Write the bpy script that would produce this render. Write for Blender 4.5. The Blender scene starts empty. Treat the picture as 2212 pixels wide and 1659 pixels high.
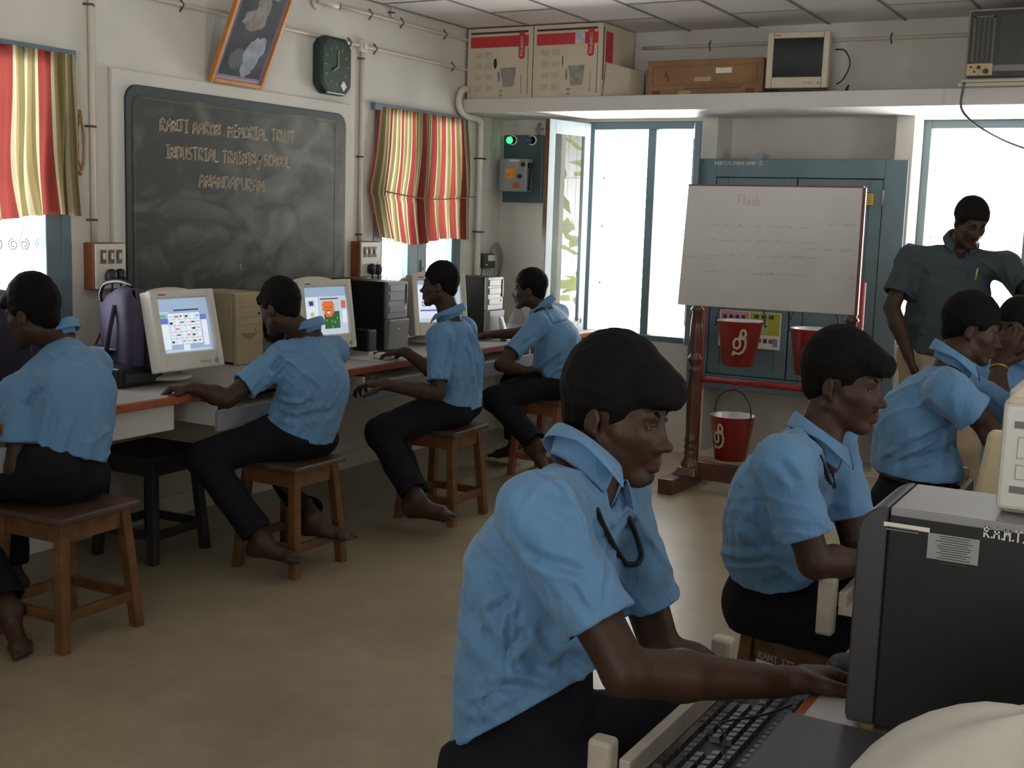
import bpy, math, random
import numpy as np
from mathutils import Vector, Matrix
random.seed(7)
SC = bpy.context.scene
COL = SC.collection
PI = math.pi

# ------------------------------------------------------------------ camera, sky, exposure
CAM_H = 1.5
FPX = 2600.0
def _rot(yaw, pit, rol):
    f = np.array([math.cos(pit)*math.cos(yaw), math.cos(pit)*math.sin(yaw), math.sin(pit)])
    r = np.cross(f, [0, 0, 1.0]); r /= np.linalg.norm(r); u = np.cross(r, f)
    c, s = math.cos(rol), math.sin(rol)
    return np.array([c*r+s*u, -s*r+c*u, f])
CR = _rot(math.radians(119.32), math.radians(-8.0), math.radians(1.84))
cam = bpy.data.cameras.new('camera'); camo = bpy.data.objects.new('camera', cam); COL.objects.link(camo)
cam.sensor_width = 36.0; cam.lens = FPX/2212*36.0; cam.clip_start = 0.02
mw = Matrix.Identity(4)
for i in range(3):
    mw[i][0] = CR[0][i]; mw[i][1] = CR[1][i]; mw[i][2] = -CR[2][i]
mw[2][3] = CAM_H
camo.matrix_world = mw
SC.camera = camo
SC.view_settings.view_transform = 'Standard'; SC.view_settings.look = 'None'
SC.view_settings.gamma = 1.0; SC.view_settings.use_curve_mapping = False
SC.view_settings.exposure = -0.42

world = bpy.data.worlds.new('sky'); SC.world = world; world.use_nodes = True
SKY = 11.0
wn, wl = world.node_tree.nodes, world.node_tree.links
# hazy white sky above, sunlit pale ground (brighter) below the horizon
_tc = wn.new('ShaderNodeTexCoord'); _sx = wn.new('ShaderNodeSeparateXYZ'); _mr = wn.new('ShaderNodeMapRange')
_mr.inputs[1].default_value = -.06; _mr.inputs[2].default_value = .06; _mr.inputs[3].default_value = SKY*2.8; _mr.inputs[4].default_value = SKY*.75
wl.new(_tc.outputs['Generated'], _sx.inputs[0]); wl.new(_sx.outputs[2], _mr.inputs[0]); wl.new(_mr.outputs[0], wn['Background'].inputs[1])
wn['Background'].inputs[0].default_value = (1.0, 0.997, 0.985, 1)

# a pixel of the 2212 x 1659 frame seen on a known plane of the room
def ray(px, py): return CR.T @ np.array([(px-1106)/FPX, -(py-829.5)/FPX, 1.0])
O0 = np.array([0, 0, CAM_H])
def onx(px, py, x): d = ray(px, py); return O0 + d*x/d[0]
def ony(px, py, y): d = ray(px, py); return O0 + d*y/d[1]
def onz(px, py, z): d = ray(px, py); return O0 + d*(z-CAM_H)/d[2]
def atd(px, py, dep): return O0 + ray(px, py)*dep

XL, YB, ZC = -4.22, 7.27, 2.675     # left wall, back wall, ceiling
XR, YF = 2.4, -2.2

def portal(name, loc, sx, sz, rot):
    l = bpy.data.lights.new(name, 'AREA'); l.shape = 'RECTANGLE'; l.size = sx; l.size_y = sz; l.energy = 1
    l.cycles.is_portal = True
    o = bpy.data.objects.new(name, l); o.location = loc; o.rotation_euler = rot; COL.objects.link(o)

# ------------------------------------------------------------------ materials
_M = {}
def M(name, col, rough=.6, metal=0., var=0., vs=8., bump=0., bs=60., spec=.5, coat=0., emit=0., trans=0., alpha=1.):
    if name in _M: return _M[name]
    m = bpy.data.materials.new(name); m.use_nodes = True; _M[name] = m
    n, l = m.node_tree.nodes, m.node_tree.links; b = n['Principled BSDF']
    c = (*col, 1)
    b.inputs['Base Color'].default_value = c; b.inputs['Roughness'].default_value = rough; b.inputs['Metallic'].default_value = metal
    b.inputs['Specular IOR Level'].default_value = spec; b.inputs['Coat Weight'].default_value = coat
    if trans: b.inputs['Transmission Weight'].default_value = trans
    if emit: b.inputs['Emission Color'].default_value = c; b.inputs['Emission Strength'].default_value = emit
    tc = n.new('ShaderNodeTexCoord')
    if var:
        t = n.new('ShaderNodeTexNoise'); t.inputs['Scale'].default_value = vs; t.inputs['Detail'].default_value = 5
        l.new(tc.outputs['Object'], t.inputs['Vector'])
        r = n.new('ShaderNodeValToRGB')
        r.color_ramp.elements[0].position = .3; r.color_ramp.elements[1].position = .72
        r.color_ramp.elements[0].color = (*[max(0, x*(1-var)) for x in col], 1); r.color_ramp.elements[1].color = (*[min(1, x*(1+var)) for x in col], 1)
        l.new(t.outputs['Fac'], r.inputs['Fac']); l.new(r.outputs['Color'], b.inputs['Base Color'])
        if emit: l.new(r.outputs['Color'], b.inputs['Emission Color'])
    if bump:
        t = n.new('ShaderNodeTexNoise'); t.inputs['Scale'].default_value = bs; t.inputs['Detail'].default_value = 4
        l.new(tc.outputs['Object'], t.inputs['Vector'])
        bp = n.new('ShaderNodeBump'); bp.inputs['Strength'].default_value = bump; bp.inputs['Distance'].default_value = .01
        l.new(t.outputs['Fac'], bp.inputs['Height']); l.new(bp.outputs['Normal'], b.inputs['Normal'])
    return m

WALL = M('wall_paint', (.58, .555, .495), .75, var=.07, vs=2.2, bump=.12, bs=35)
SHELFW = M('white_plaster', (.53, .515, .485), .7, var=.05, vs=3, bump=.1, bs=30)
CEIL = M('ceiling_board', (.80, .76, .74), .8, var=.04, vs=3)
GRID = M('ceiling_batten', (.22, .21, .22), .6)
BLUEP = M('grey_blue_paint', (.115, .170, .200), .42, var=.10, vs=5, bump=.06, bs=40)
CASEP = M('pale_blue_paint', (.33, .41, .43), .4, var=.08, vs=5)
IRON = M('window_iron', (.30, .30, .36), .5)
PIPE = M('cream_conduit', (.56, .50, .41), .45, var=.08)
PVC = M('cream_plastic_pipe', (.62, .58, .49), .4, var=.05)
CLIP = M('rusty_clip', (.09, .055, .045), .6, var=.3, vs=60)
WOODS = M('stool_wood', (.135, .058, .021), .42, var=.45, vs=14, bump=.08, bs=50)
WOODT = M('stool_top_wood', (.075, .042, .029), .36, var=.3, vs=14)
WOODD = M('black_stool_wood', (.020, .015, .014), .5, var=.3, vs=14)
EASEL = M('dark_polished_wood', (.085, .034, .021), .28, var=.4, vs=12, coat=.3)
REDP = M('red_pipe_paint', (.34, .022, .028), .35, var=.12, vs=8)
REDB = M('red_bucket_paint', (.36, .012, .016), .3, var=.1, vs=8, coat=.3)
ZINC = M('bucket_inside_metal', (.66, .68, .70), .35, metal=.5)
BLACK = M('black_plastic', (.012, .012, .014), .42)
BLACKM = M('black_steel_case', (.010, .0108, .0115), .5, var=.06, vs=20, bump=.03, bs=400, spec=.3)
DGREY = M('charcoal_plastic', (.030, .031, .030), .45)
SILV = M('silver_grey_plastic', (.21, .22, .22), .38, var=.05)
BEIGE = M('beige_plastic', (.52, .46, .35), .5, var=.05, vs=4)
BEIGED = M('aged_beige_plastic', (.46, .39, .24), .5, var=.06, vs=4)
IVORY = M('ivory_plastic', (.66, .63, .55), .45, var=.04, vs=4)
WHITEP = M('white_laminate', (.60, .585, .56), .4, var=.04, vs=6)
LAMI = M('counter_laminate', (.47, .455, .44), .33, var=.07, vs=9)
EDGE = M('red_brown_edge', (.30, .085, .035), .38, var=.25, vs=20)
GREYB = M('grey_tray_board', (.30, .31, .34), .5, var=.08)
TRAYW = M('cream_tray_wood', (.46, .42, .34), .5, var=.12, vs=20)
CARD = M('pale_carton', (.56, .49, .37), .8, var=.06, vs=6)
CARDB = M('brown_carton', (.26, .145, .066), .8, var=.12, vs=9)
CREDC = M('carton_red_print', (.50, .035, .045), .6)
CBLK = M('carton_black_print', (.05, .048, .045), .7)
CGRY = M('carton_grey_print', (.27, .26, .23), .7, var=.35, vs=25)
CPAL = M('carton_pale_print', (.46, .405, .31), .8, var=.15, vs=60)
PAPER = M('paper_label', (.72, .70, .62), .7)
CHALK = M('chalk', (.50, .42, .31), .9, var=.45, vs=180)
WBOARD = M('whiteboard_enamel', (.57, .555, .53), .42, var=.04, vs=4)
PINK = M('faded_red_marker', (.42, .25, .26), .5)
SKIN = M('brown_skin', (.044, .0205, .0105), .52, var=.16, vs=22, bump=.10, bs=260, spec=.35)
LIPS = M('lips', (.062, .026, .019), .5, var=.1)
HAIR = M('black_hair', (.0062, .0052, .0042), .7, var=.4, vs=160, bump=.3, bs=420, spec=.10)
EYEW = M('eye_white', (.26, .22, .19), .3)
IRIS = M('iris', (.012, .008, .006), .12)
NAVY = M('dark_trousers', (.0085, .0085, .0125), .9, spec=.2, var=.2, vs=18, bump=.22, bs=26)
KHAKI = M('khaki_trousers', (.34, .27, .18), .8, var=.1, bump=.2, bs=24)
DTEAL = M('dark_teal_shirt', (.030, .046, .055), .75, var=.12, vs=9, bump=.3, bs=24)
CORD = M('black_cord', (.010, .010, .011), .6)
def glassy(name, col, rough, mix):
    m = bpy.data.materials.new(name); m.use_nodes = True; n, l = m.node_tree.nodes, m.node_tree.links
    n.remove(n['Principled BSDF']); o = n['Material Output']
    t = n.new('ShaderNodeBsdfTransparent'); t.inputs[0].default_value = (*col, 1); g = n.new('ShaderNodeBsdfGlossy'); g.inputs[1].default_value = rough
    f = n.new('ShaderNodeFresnel'); f.inputs[0].default_value = 1.5; x = n.new('ShaderNodeMixShader')
    mm = n.new('ShaderNodeMath'); mm.operation = 'MULTIPLY_ADD'; mm.inputs[1].default_value = 1.0; mm.inputs[2].default_value = mix
    ge = n.new('ShaderNodeNewGeometry'); iv = n.new('ShaderNodeMath'); iv.operation = 'SUBTRACT'; iv.inputs[0].default_value = 1.0; l.new(ge.outputs['Backfacing'], iv.inputs[1])
    mu = n.new('ShaderNodeMath'); mu.operation = 'MULTIPLY'; l.new(mm.outputs[0], mu.inputs[0]); l.new(iv.outputs[0], mu.inputs[1])
    l.new(f.outputs[0], mm.inputs[0]); l.new(mu.outputs[0], x.inputs[0]); l.new(t.outputs[0], x.inputs[1]); l.new(g.outputs[0], x.inputs[2]); l.new(x.outputs[0], o.inputs[0])
    return m
GLASS = glassy('window_glass', (.93, .96, .96), .01, .02)
FILM = glassy('clear_plastic_film', (.86, .86, .90), .18, .10)

def shirt_mat():
    m = M('sky_blue_shirt', (.105, .245, .43), .78, var=.07, vs=3)
    n, l = m.node_tree.nodes, m.node_tree.links; b = n['Principled BSDF']; b.inputs['Sheen Weight'].default_value = .15
    tc = n.new('ShaderNodeTexCoord'); mp = n.new('ShaderNodeMapping'); mp.inputs['Scale'].default_value = (9, 9, 4.5); mp.inputs['Rotation'].default_value = (.4, .5, .2)
    t = n.new('ShaderNodeTexNoise'); t.inputs['Scale'].default_value = 1.4; t.inputs['Detail'].default_value = 3; t.inputs['Distortion'].default_value = .7
    l.new(tc.outputs['Object'], mp.inputs['Vector']); l.new(mp.outputs['Vector'], t.inputs['Vector'])
    bp = n.new('ShaderNodeBump'); bp.inputs['Strength'].default_value = .55; bp.inputs['Distance'].default_value = .03
    l.new(t.outputs['Fac'], bp.inputs['Height']); l.new(bp.outputs['Normal'], b.inputs['Normal'])
    return m
SHIRT = shirt_mat()

def floor_mat():
    m = M('cement_floor', (.305, .258, .172), .42, var=.14, vs=1.6, bump=.06, bs=30)
    n, l = m.node_tree.nodes, m.node_tree.links; b = n['Principled BSDF']
    tc = n.new('ShaderNodeTexCoord'); t = n.new('ShaderNodeTexNoise'); t.inputs['Scale'].default_value = 9; t.inputs['Detail'].default_value = 8; t.inputs['Roughness'].default_value = .7
    l.new(tc.outputs['Object'], t.inputs['Vector'])
    old = b.inputs['Base Color'].links[0].from_socket
    mx = n.new('ShaderNodeMix'); mx.data_type = 'RGBA'; mx.blend_type = 'OVERLAY'; mx.inputs[0].default_value = .35
    l.new(old, mx.inputs[6]); l.new(t.outputs['Fac'], mx.inputs[7]); l.new(mx.outputs[2], b.inputs['Base Color'])
    r = n.new('ShaderNodeMapRange'); r.inputs[3].default_value = .24; r.inputs[4].default_value = .44
    l.new(t.outputs['Fac'], r.inputs[0]); l.new(r.outputs[0], b.inputs['Roughness'])
    return m
FLOOR = floor_mat()

def stripe_mat():
    # woven stripes across the cloth (UV u), lets daylight through
    m = bpy.data.materials.new('striped_cloth'); m.use_nodes = True; n, l = m.node_tree.nodes, m.node_tree.links
    n.remove(n['Principled BSDF']); o = n['Material Output']
    uv = n.new('ShaderNodeUVMap'); sx = n.new('ShaderNodeSeparateXYZ'); l.new(uv.outputs[0], sx.inputs[0])
    fr = n.new('ShaderNodeMath'); fr.operation = 'FRACT'; l.new(sx.outputs[0], fr.inputs[0])
    r = n.new('ShaderNodeValToRGB'); r.color_ramp.interpolation = 'CONSTANT'
    red, tan, crm, olv = (.28, .055, .045, 1), (.34, .25, .12, 1), (.52, .46, .31, 1), (.20, .165, .07, 1)
    e = r.color_ramp.elements; e[0].position = 0; e[0].color = red; e[1].position = .30; e[1].color = crm
    for p, c in ((.37, tan), (.44, olv), (.66, crm), (.73, tan), (.80, olv), (.86, crm), (.93, red)):
        x = e.new(p); x.color = c
    l.new(fr.outputs[0], r.inputs[0])
    t = n.new('ShaderNodeTexNoise'); t.inputs['Scale'].default_value = 260; mx = n.new('ShaderNodeMix'); mx.data_type = 'RGBA'; mx.blend_type = 'MULTIPLY'; mx.inputs[0].default_value = .35
    l.new(r.outputs[0], mx.inputs[6]); l.new(t.outputs['Fac'], mx.inputs[7])
    d = n.new('ShaderNodeBsdfDiffuse'); tr = n.new('ShaderNodeBsdfTranslucent'); x = n.new('ShaderNodeMixShader'); x.inputs[0].default_value = .27
    l.new(mx.outputs[2], d.inputs[0]); l.new(mx.outputs[2], tr.inputs[0]); l.new(d.outputs[0], x.inputs[1]); l.new(tr.outputs[0], x.inputs[2]); l.new(x.outputs[0], o.inputs[0])
    return m
STRIPE = stripe_mat()

def board_mat():
    m = M('blackboard_slate', (.030, .031, .027), .62)
    n, l = m.node_tree.nodes, m.node_tree.links; b = n['Principled BSDF']
    tc = n.new('ShaderNodeTexCoord'); mp = n.new('ShaderNodeMapping'); mp.inputs['Scale'].default_value = (1, 1.6, 2.6)
    t = n.new('ShaderNodeTexNoise'); t.inputs['Scale'].default_value = 2.2; t.inputs['Detail'].default_value = 7; t.inputs['Distortion'].default_value = 1.2
    l.new(tc.outputs['Object'], mp.inputs[0]); l.new(mp.outputs[0], t.inputs['Vector'])
    # chalk dust wiped thicker towards the +y (right) half of the board
    s = n.new('ShaderNodeSeparateXYZ'); l.new(tc.outputs['Object'], s.inputs[0])
    g = n.new('ShaderNodeMapRange'); g.inputs[1].default_value = -.5; g.inputs[2].default_value = .75; g.inputs[3].default_value = -.12; g.inputs[4].default_value = .16
    l.new(s.outputs[1], g.inputs[0]); a = n.new('ShaderNodeMath'); l.new(t.outputs['Fac'], a.inputs[0]); l.new(g.outputs[0], a.inputs[1])
    r = n.new('ShaderNodeValToRGB'); r.color_ramp.elements[0].position = .38; r.color_ramp.elements[0].color = (.032, .034, .029, 1)
    r.color_ramp.elements[1].position = .78; r.color_ramp.elements[1].color = (.16, .16, .14, 1)
    l.new(a.outputs[0], r.inputs[0]); l.new(r.outputs[0], b.inputs['Base Color'])
    return m
SLATE = board_mat()
def emis(name, col, s):
    return M(name, col, .3, emit=s*1.3)
# ------------------------------------------------------------------ mesh helpers
def V3(*a): return np.array(a, float)
def unit(v): v = np.asarray(v, float); return v/np.linalg.norm(v)
class MB:
    def __init__(s): s.v = []; s.f = []; s.m = []; s.sm = []; s.uv = None
    def add(s, vs, fs, mi=0, smooth=False):
        b = len(s.v); s.v += [tuple(map(float, p)) for p in vs]
        for f in fs: s.f.append(tuple(b+i for i in f)); s.m.append(mi); s.sm.append(smooth)
        return s
    def box(s, lo, hi, mi=0):
        x0, y0, z0 = lo; x1, y1, z1 = hi
        return s.add([(x0,y0,z0),(x1,y0,z0),(x1,y1,z0),(x0,y1,z0),(x0,y0,z1),(x1,y0,z1),(x1,y1,z1),(x0,y1,z1)],
              [(0,3,2,1),(4,5,6,7),(0,1,5,4),(1,2,6,5),(2,3,7,6),(3,0,4,7)], mi)
    def hexa(s, bot, top, mi=0):
        return s.add(list(bot)+list(top), [(0,3,2,1),(4,5,6,7),(0,1,5,4),(1,2,6,5),(2,3,7,6),(3,0,4,7)], mi)
    def bar(s, a, b, w, d=None, up=(0,0,1), mi=0):
        a = np.array(a, float); b = np.array(b, float); d = d or w; t = unit(b-a)
        u = np.array(up, float)
        if abs(t@u) > .95: u = np.array([0, 1.0, 0])
        x = unit(np.cross(t, u)); y = np.cross(x, t)
        q = [(-1,-1),(1,-1),(1,1),(-1,1)]
        return s.hexa([a+x*i*w/2+y*j*d/2 for i, j in q], [b+x*i*w/2+y*j*d/2 for i, j in q], mi)
    def tube(s, pts, r, n=10, mi=0, closed=False, caps=True):
        pts = [np.array(p, float) for p in pts]; N = len(pts); rr = r if hasattr(r, '__len__') else [r]*N
        b = len(s.v); prev = None
        for i, p in enumerate(pts):
            t = unit((pts[(i+1) % N]-pts[i-1]) if closed else (pts[min(i+1, N-1)]-pts[max(i-1, 0)]))
            if prev is None:
                u = np.array([0, 0, 1.0]) if abs(t[2]) < .9 else np.array([1.0, 0, 0])
                x = unit(np.cross(t, u))
            else: x = unit(prev - t*(prev@t))
            prev = x; y = np.cross(t, x)
            s.v += [tuple(p+(x*math.cos(2*PI*k/n)+y*math.sin(2*PI*k/n))*rr[i]) for k in range(n)]
        for i in range(N if closed else N-1):
            for k in range(n):
                j = (i+1) % N
                s.f.append((b+i*n+k, b+i*n+(k+1) % n, b+j*n+(k+1) % n, b+j*n+k)); s.m.append(mi); s.sm.append(True)
        if caps and not closed:
            s.f.append(tuple(b+k for k in range(n))[::-1]); s.f.append(tuple(b+(N-1)*n+k for k in range(n))); s.m += [mi]*2; s.sm += [False]*2
        return s
    def cyl(s, a, b, r, r2=None, n=20, mi=0): return s.tube([a, b], [r, r if r2 is None else r2], n, mi)
    def lathe(s, prof, c=(0,0,0), n=28, mi=0):
        b = len(s.v); N = len(prof)
        for r, z in prof: s.v += [(c[0]+r*math.cos(2*PI*k/n), c[1]+r*math.sin(2*PI*k/n), c[2]+z) for k in range(n)]
        for i in range(N-1):
            for k in range(n): s.f.append((b+i*n+k, b+i*n+(k+1) % n, b+(i+1)*n+(k+1) % n, b+(i+1)*n+k)); s.m.append(mi); s.sm.append(True)
        return s
    def prism(s, poly, axis, a, b, mi=0):
        # poly in the two other axes (in x,y,z order), extruded along axis from a to b
        def P(p, t):
            q = list(p); q.insert(axis, t); return q
        n = len(poly)
        s.add([P(p, a) for p in poly]+[P(p, b) for p in poly], [tuple(range(n))[::-1], tuple(range(n, 2*n))]+[(i, (i+1) % n, n+(i+1) % n, n+i) for i in range(n)], mi)
        return s
    def ball(s, c, r, n=14, mi=0, sc=(1,1,1)):
        b = len(s.v); m = n//2
        for i in range(m+1):
            th = PI*i/m
            s.v += [(c[0]+r*sc[0]*math.sin(th)*math.cos(2*PI*k/n), c[1]+r*sc[1]*math.sin(th)*math.sin(2*PI*k/n), c[2]+r*sc[2]*math.cos(th)) for k in range(n)]
        for i in range(m):
            for k in range(n): s.f.append((b+i*n+k, b+(i+1)*n+k, b+(i+1)*n+(k+1) % n, b+i*n+(k+1) % n)); s.m.append(mi); s.sm.append(True)
        return s
    def ribbon(s, pts, o, u, v, nrm, w, mi=0):
        # flat painted stroke: 2-D points on the plane o + x u + y v
        o, u, v, nrm = [np.array(q, float) for q in (o, u, v, nrm)]
        for (x0, y0), (x1, y1) in zip(pts[:-1], pts[1:]):
            d = np.array([x1-x0, y1-y0]); L = np.linalg.norm(d)
            if L < 1e-6: continue
            d = d/L; e = np.array([-d[1], d[0]])*w/2; a = np.array([x0, y0])-d*w*.4; b = np.array([x1, y1])+d*w*.4
            s.add([o+u*q[0]+v*q[1]+nrm*.0008 for q in (a-e, b-e, b+e, a+e)], [(0,1,2,3)], mi)
        return s

def link(name, me, parent=None):
    o = bpy.data.objects.new(name, me); COL.objects.link(o)
    if parent is not None:
        o.parent = parent
        if '_base' in parent: pass
        o.matrix_parent_inverse = Matrix(PM[parent.name]).inverted() if parent.name in PM else Matrix.Identity(4)
    return o
PM = {}
def mk(name, mb, mats, parent=None, bevel=0., local=False, seg=2, subd=0):
    me = bpy.data.meshes.new(name); me.from_pydata(mb.v, [], mb.f)
    mats = mats if isinstance(mats, (list, tuple)) else [mats]
    for m in mats: me.materials.append(m)
    me.polygons.foreach_set('material_index', mb.m); me.polygons.foreach_set('use_smooth', mb.sm)
    if mb.uv is not None:
        ul = me.uv_layers.new(name='UVMap'); li = [0]*len(me.loops); me.loops.foreach_get('vertex_index', li)
        ul.data.foreach_set('uv', [c for i in li for c in mb.uv[i]])
    me.update()
    o = link(name, me, parent)
    if local and parent is not None: o.matrix_parent_inverse = Matrix.Identity(4)
    if bevel:
        b = o.modifiers.new('bevel', 'BEVEL'); b.width = bevel; b.segments = seg; b.limit_method = 'ANGLE'; b.angle_limit = .6
    if subd:
        b = o.modifiers.new('sub', 'SUBSURF'); b.levels = subd; b.render_levels = subd
    return o
def tag(o, label, cat, group=None):
    o['label'] = label; o['category'] = cat
    if group: o['group'] = group
    return o
def struct(o): o['kind'] = 'structure'; return o
def thing(name, label, cat, loc=(0,0,0), rz=0, group=None):
    o = bpy.data.objects.new(name, None); o.empty_display_size = .1; COL.objects.link(o)
    o.location = tuple(map(float, loc)); o.rotation_euler = (0, 0, rz)
    PM[o.name] = Matrix.Translation(o.location) @ Matrix.Rotation(rz, 4, 'Z')
    return tag(o, label, cat, group)
def recentre(o, c):
    c = Vector([float(q) for q in c]); o.data.transform(Matrix.Translation(-c)); o.location = c
    PM[o.name] = Matrix.Translation(c)
    return o
def arc(c, r, a0, a1, n, u, v):
    c, u, v = [np.array(q, float) for q in (c, u, v)]
    return [c+u*r*math.cos(a0+(a1-a0)*i/n)+v*r*math.sin(a0+(a1-a0)*i/n) for i in range(n+1)]

def sm(pts, k=6):
    # a smooth curve through the points
    P = [np.array(p, float) for p in pts]; P = [2*P[0]-P[1]]+P+[2*P[-1]-P[-2]]; out = []
    for i in range(1, len(P)-2):
        for j in range(k):
            t = j/k; a, b, c, d = P[i-1:i+3]
            out.append(.5*((2*b)+(c-a)*t+(2*a-5*b+4*c-d)*t*t+(3*b-a-3*c+d)*t**3))
    return out+[P[-2]]

# hand-drawn capital strokes on a unit-high cell
GL = {'A':[[(0,0),(.1,.8),(.3,1),(.5,.8),(.6,0)],[(.05,.45),(.55,.45)]],'N':[[(0,0),(.03,1),(.5,0),(.55,1)]],'R':[[(0,0),(.03,1),(.45,.95),(.5,.65),(.05,.5),(.55,0)]],
 'J':[[(0,1),(.6,1)],[(.35,1),(.33,.1),(.1,0),(0,.2)]],'I':[[(0,1),(.4,1)],[(.2,1),(.2,0)],[(0,0),(.4,0)]],'O':[[(.1,.1),(.02,.5),(.1,.9),(.45,.92),(.55,.5),(.45,.08),(.1,.1)]],
 'M':[[(0,0),(.05,1),(.33,.4),(.6,1),(.66,0)]],'E':[[(.5,1),(0,1),(0,0),(.5,0)],[(0,.5),(.4,.5)]],'L':[[(0,1),(0,0),(.5,0)]],'T':[[(0,1),(.6,1)],[(.3,1),(.3,0)]],
 'U':[[(0,1),(.03,.15),(.28,0),(.5,.15),(.53,1)]],'S':[[(.5,.9),(.2,1),(.03,.8),(.1,.55),(.45,.45),(.5,.15),(.25,0),(0,.1)]],'D':[[(0,0),(.03,1),(.4,.9),(.55,.5),(.4,.1),(0,0)]],
 'G':[[(.5,.85),(.25,1),(.03,.6),(.1,.1),(.45,.1),(.5,.45),(.3,.45)]],'g':[[(.5,.7),(.25,.8),(.05,.5),(.2,.3),(.5,.45),(.5,.75),(.48,-.2),(.3,-.45),(.15,-.35)]],'H':[[(0,0),(.03,1)],[(.55,1),(.55,0)],[(0,.5),(.55,.5)]],
 'C':[[(.5,.85),(.25,1),(.03,.6),(.1,.1),(.35,0),(.5,.15)]],'P':[[(0,0),(.03,1),(.45,.95),(.5,.6),(.05,.5)]],'B':[[(0,0),(0,1),(.4,.95),(.4,.6),(.05,.5),(.5,.4),(.45,.05),(0,0)]],
 'Q':[[(.1,.1),(.02,.5),(.1,.9),(.45,.92),(.55,.5),(.45,.08),(.1,.1)],[(.35,.25),(.6,-.05)]],'F':[[(.5,1),(0,1),(0,0)],[(0,.5),(.4,.5)]],'.':[[(.1,0),(.16,.04)]],'9':[[(.5,.6),(.2,.5),(.05,.75),(.25,1),(.5,.85),(.45,0)]],'4':[[(.4,0),(.4,1),(0,.35),(.6,.35)]],
 '1':[[(.1,.8),(.3,1),(.3,0)]],'l':[[(0,1),(0,0)]],'a':[[(.4,.5),(.1,.55),(.02,.2),(.2,0),(.4,.2),(.4,.55),(.45,0)]],'s':[[(.35,.5),(.1,.55),(.1,.32),(.35,.22),(.3,0),(0,.03)]],'h':[[(0,0),(0,1)],[(0,.4),(.2,.55),(.35,.4),(.37,0)]],
 'Z':[[(0,1),(.5,1),(0,0),(.5,0)]],'K':[[(0,0),(0,1)],[(.5,1),(.05,.5),(.5,0)]]}
def write(mb, text, o, u, v, nrm, h, w, gap=.22, mi=0, jit=.04, slant=0., width=None, double=0):
    rn = random.Random(len(text)*7+3); adv = 0.; lay = []
    for ch in text:
        if ch == ' ': adv += .5; continue
        g = GL[ch]; mxx = max(p[0] for st in g for p in st); lay.append((g, adv)); adv += mxx+gap
    k = h if width is None else width/adv
    for g, x0 in lay:
        dy = rn.uniform(-jit, jit); a = rn.uniform(-jit, jit)
        for st in g:
            mb.ribbon([((x0+x+(slant+a)*y)*k, (y+dy)*h) for x, y in st], o, u, v, nrm, w, mi)
            if double: mb.ribbon([((x0+x+(slant+a)*y)*k+double, (y+dy)*h+double*.5) for x, y in st], o, u, v, nrm, w, mi)
    return adv*k
# ------------------------------------------------------------------ the room
def wallpiece(name, boxes, mat=None, mats=None):
    b = MB()
    for q in boxes: b.box(*q[:2], *(q[2:] or (0,)))
    return struct(mk(name, b, mats or mat))
wallpiece('floor', [((XL-.25, YF-.25, -.12), (XR+.25, YB+.7, 0))], FLOOR)
wallpiece('ceiling', [((XL-.25, YF-.25, ZC), (XR+.25, YB+.7, ZC+.12))], CEIL)
b = MB()
for i in range(14):
    x = -4.20+.437*i+.0
    b.box((x-.007, YF, ZC-.006), (x+.007, YB, ZC+.002))
for i in range(-1, 14):
    for j in range(10):
        y = 6.75 - .93*j - (.465 if i % 2 else 0)
        x = -4.20+.437*i
        if i >= 0: b.box((x, y-.005, ZC-.005), (x+.437, y+.005, ZC+.002))
struct(mk('trim_ceiling_grid', b, GRID)).name = 'trim_4'
W3 = (2.66, 3.60, .90, 2.10); W4 = (5.79, 6.755, .92, 2.10)       # left wall openings: y0 y1 z0 z1
t = XL-.10
wallpiece('wall_left', [((t, YF-.25, 0), (XL, W3[0], ZC)), ((t, W3[0], 0), (XL, W3[1], W3[2])), ((t, W3[0], W3[3]), (XL, W3[1], ZC)),
    ((t, W3[1], 0), (XL, W4[0], ZC)), ((t, W4[0], 0), (XL, W4[1], W4[2])), ((t, W4[0], W4[3]), (XL, W4[1], ZC)), ((t, W4[1], 0), (XL, YB+.5, ZC))], WALL)
W1 = (-3.565, -2.775, .715, 2.12); W2 = (-1.485, -.42, .80, 2.134)
D = YB+.42
wallpiece('wall_back', [((XL, YB, 0), (W1[0], D, ZC)), ((W1[0], YB, 0), (W1[1], D, W1[2])), ((W1[0], YB, W1[3]), (W1[1], D, ZC)),
    ((W1[1], YB, 0), (-2.672, D, ZC)),                                      # pier between window and recess
    ((-2.672, YB+.27, 0), (-1.585, D, ZC)), ((-2.672, YB, 2.175), (-1.585, YB+.27, ZC)), ((-2.672, YB, 0), (-1.585, YB+.27, .035)),
    ((-1.585, YB, 0), (W2[0], D, ZC)), ((W2[0], YB, 0), (W2[1], D, W2[2])), ((W2[0], YB, W2[3]), (W2[1], D, ZC)), ((W2[1], YB, 0), (XR+.25, D, ZC))], WALL)
RW = [(1.0, 1.6), (3.4, 4.0)]
wallpiece('wall_right', [((XR, YF-.25, 0), (XR+.22, 1.0, ZC)), ((XR, 1.6, 0), (XR+.22, 3.4, ZC)), ((XR, 4.0, 0), (XR+.22, YB, ZC))] +
    [((XR, a, 0), (XR+.22, c, .95)) for a, c in RW] + [((XR, a, 2.1), (XR+.22, c, ZC)) for a, c in RW], WALL)
FW = [(-.9, .5)]
wallpiece('wall_front', [((XL, YF-.22, 0), (-.9, YF, ZC)), ((.5, YF-.22, 0), (XR, YF, ZC))] +
    [((a, YF-.22, 0), (c, YF, .95)) for a, c in FW] + [((a, YF-.22, 2.1), (c, YF, ZC)) for a, c in FW], WALL)
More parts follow.
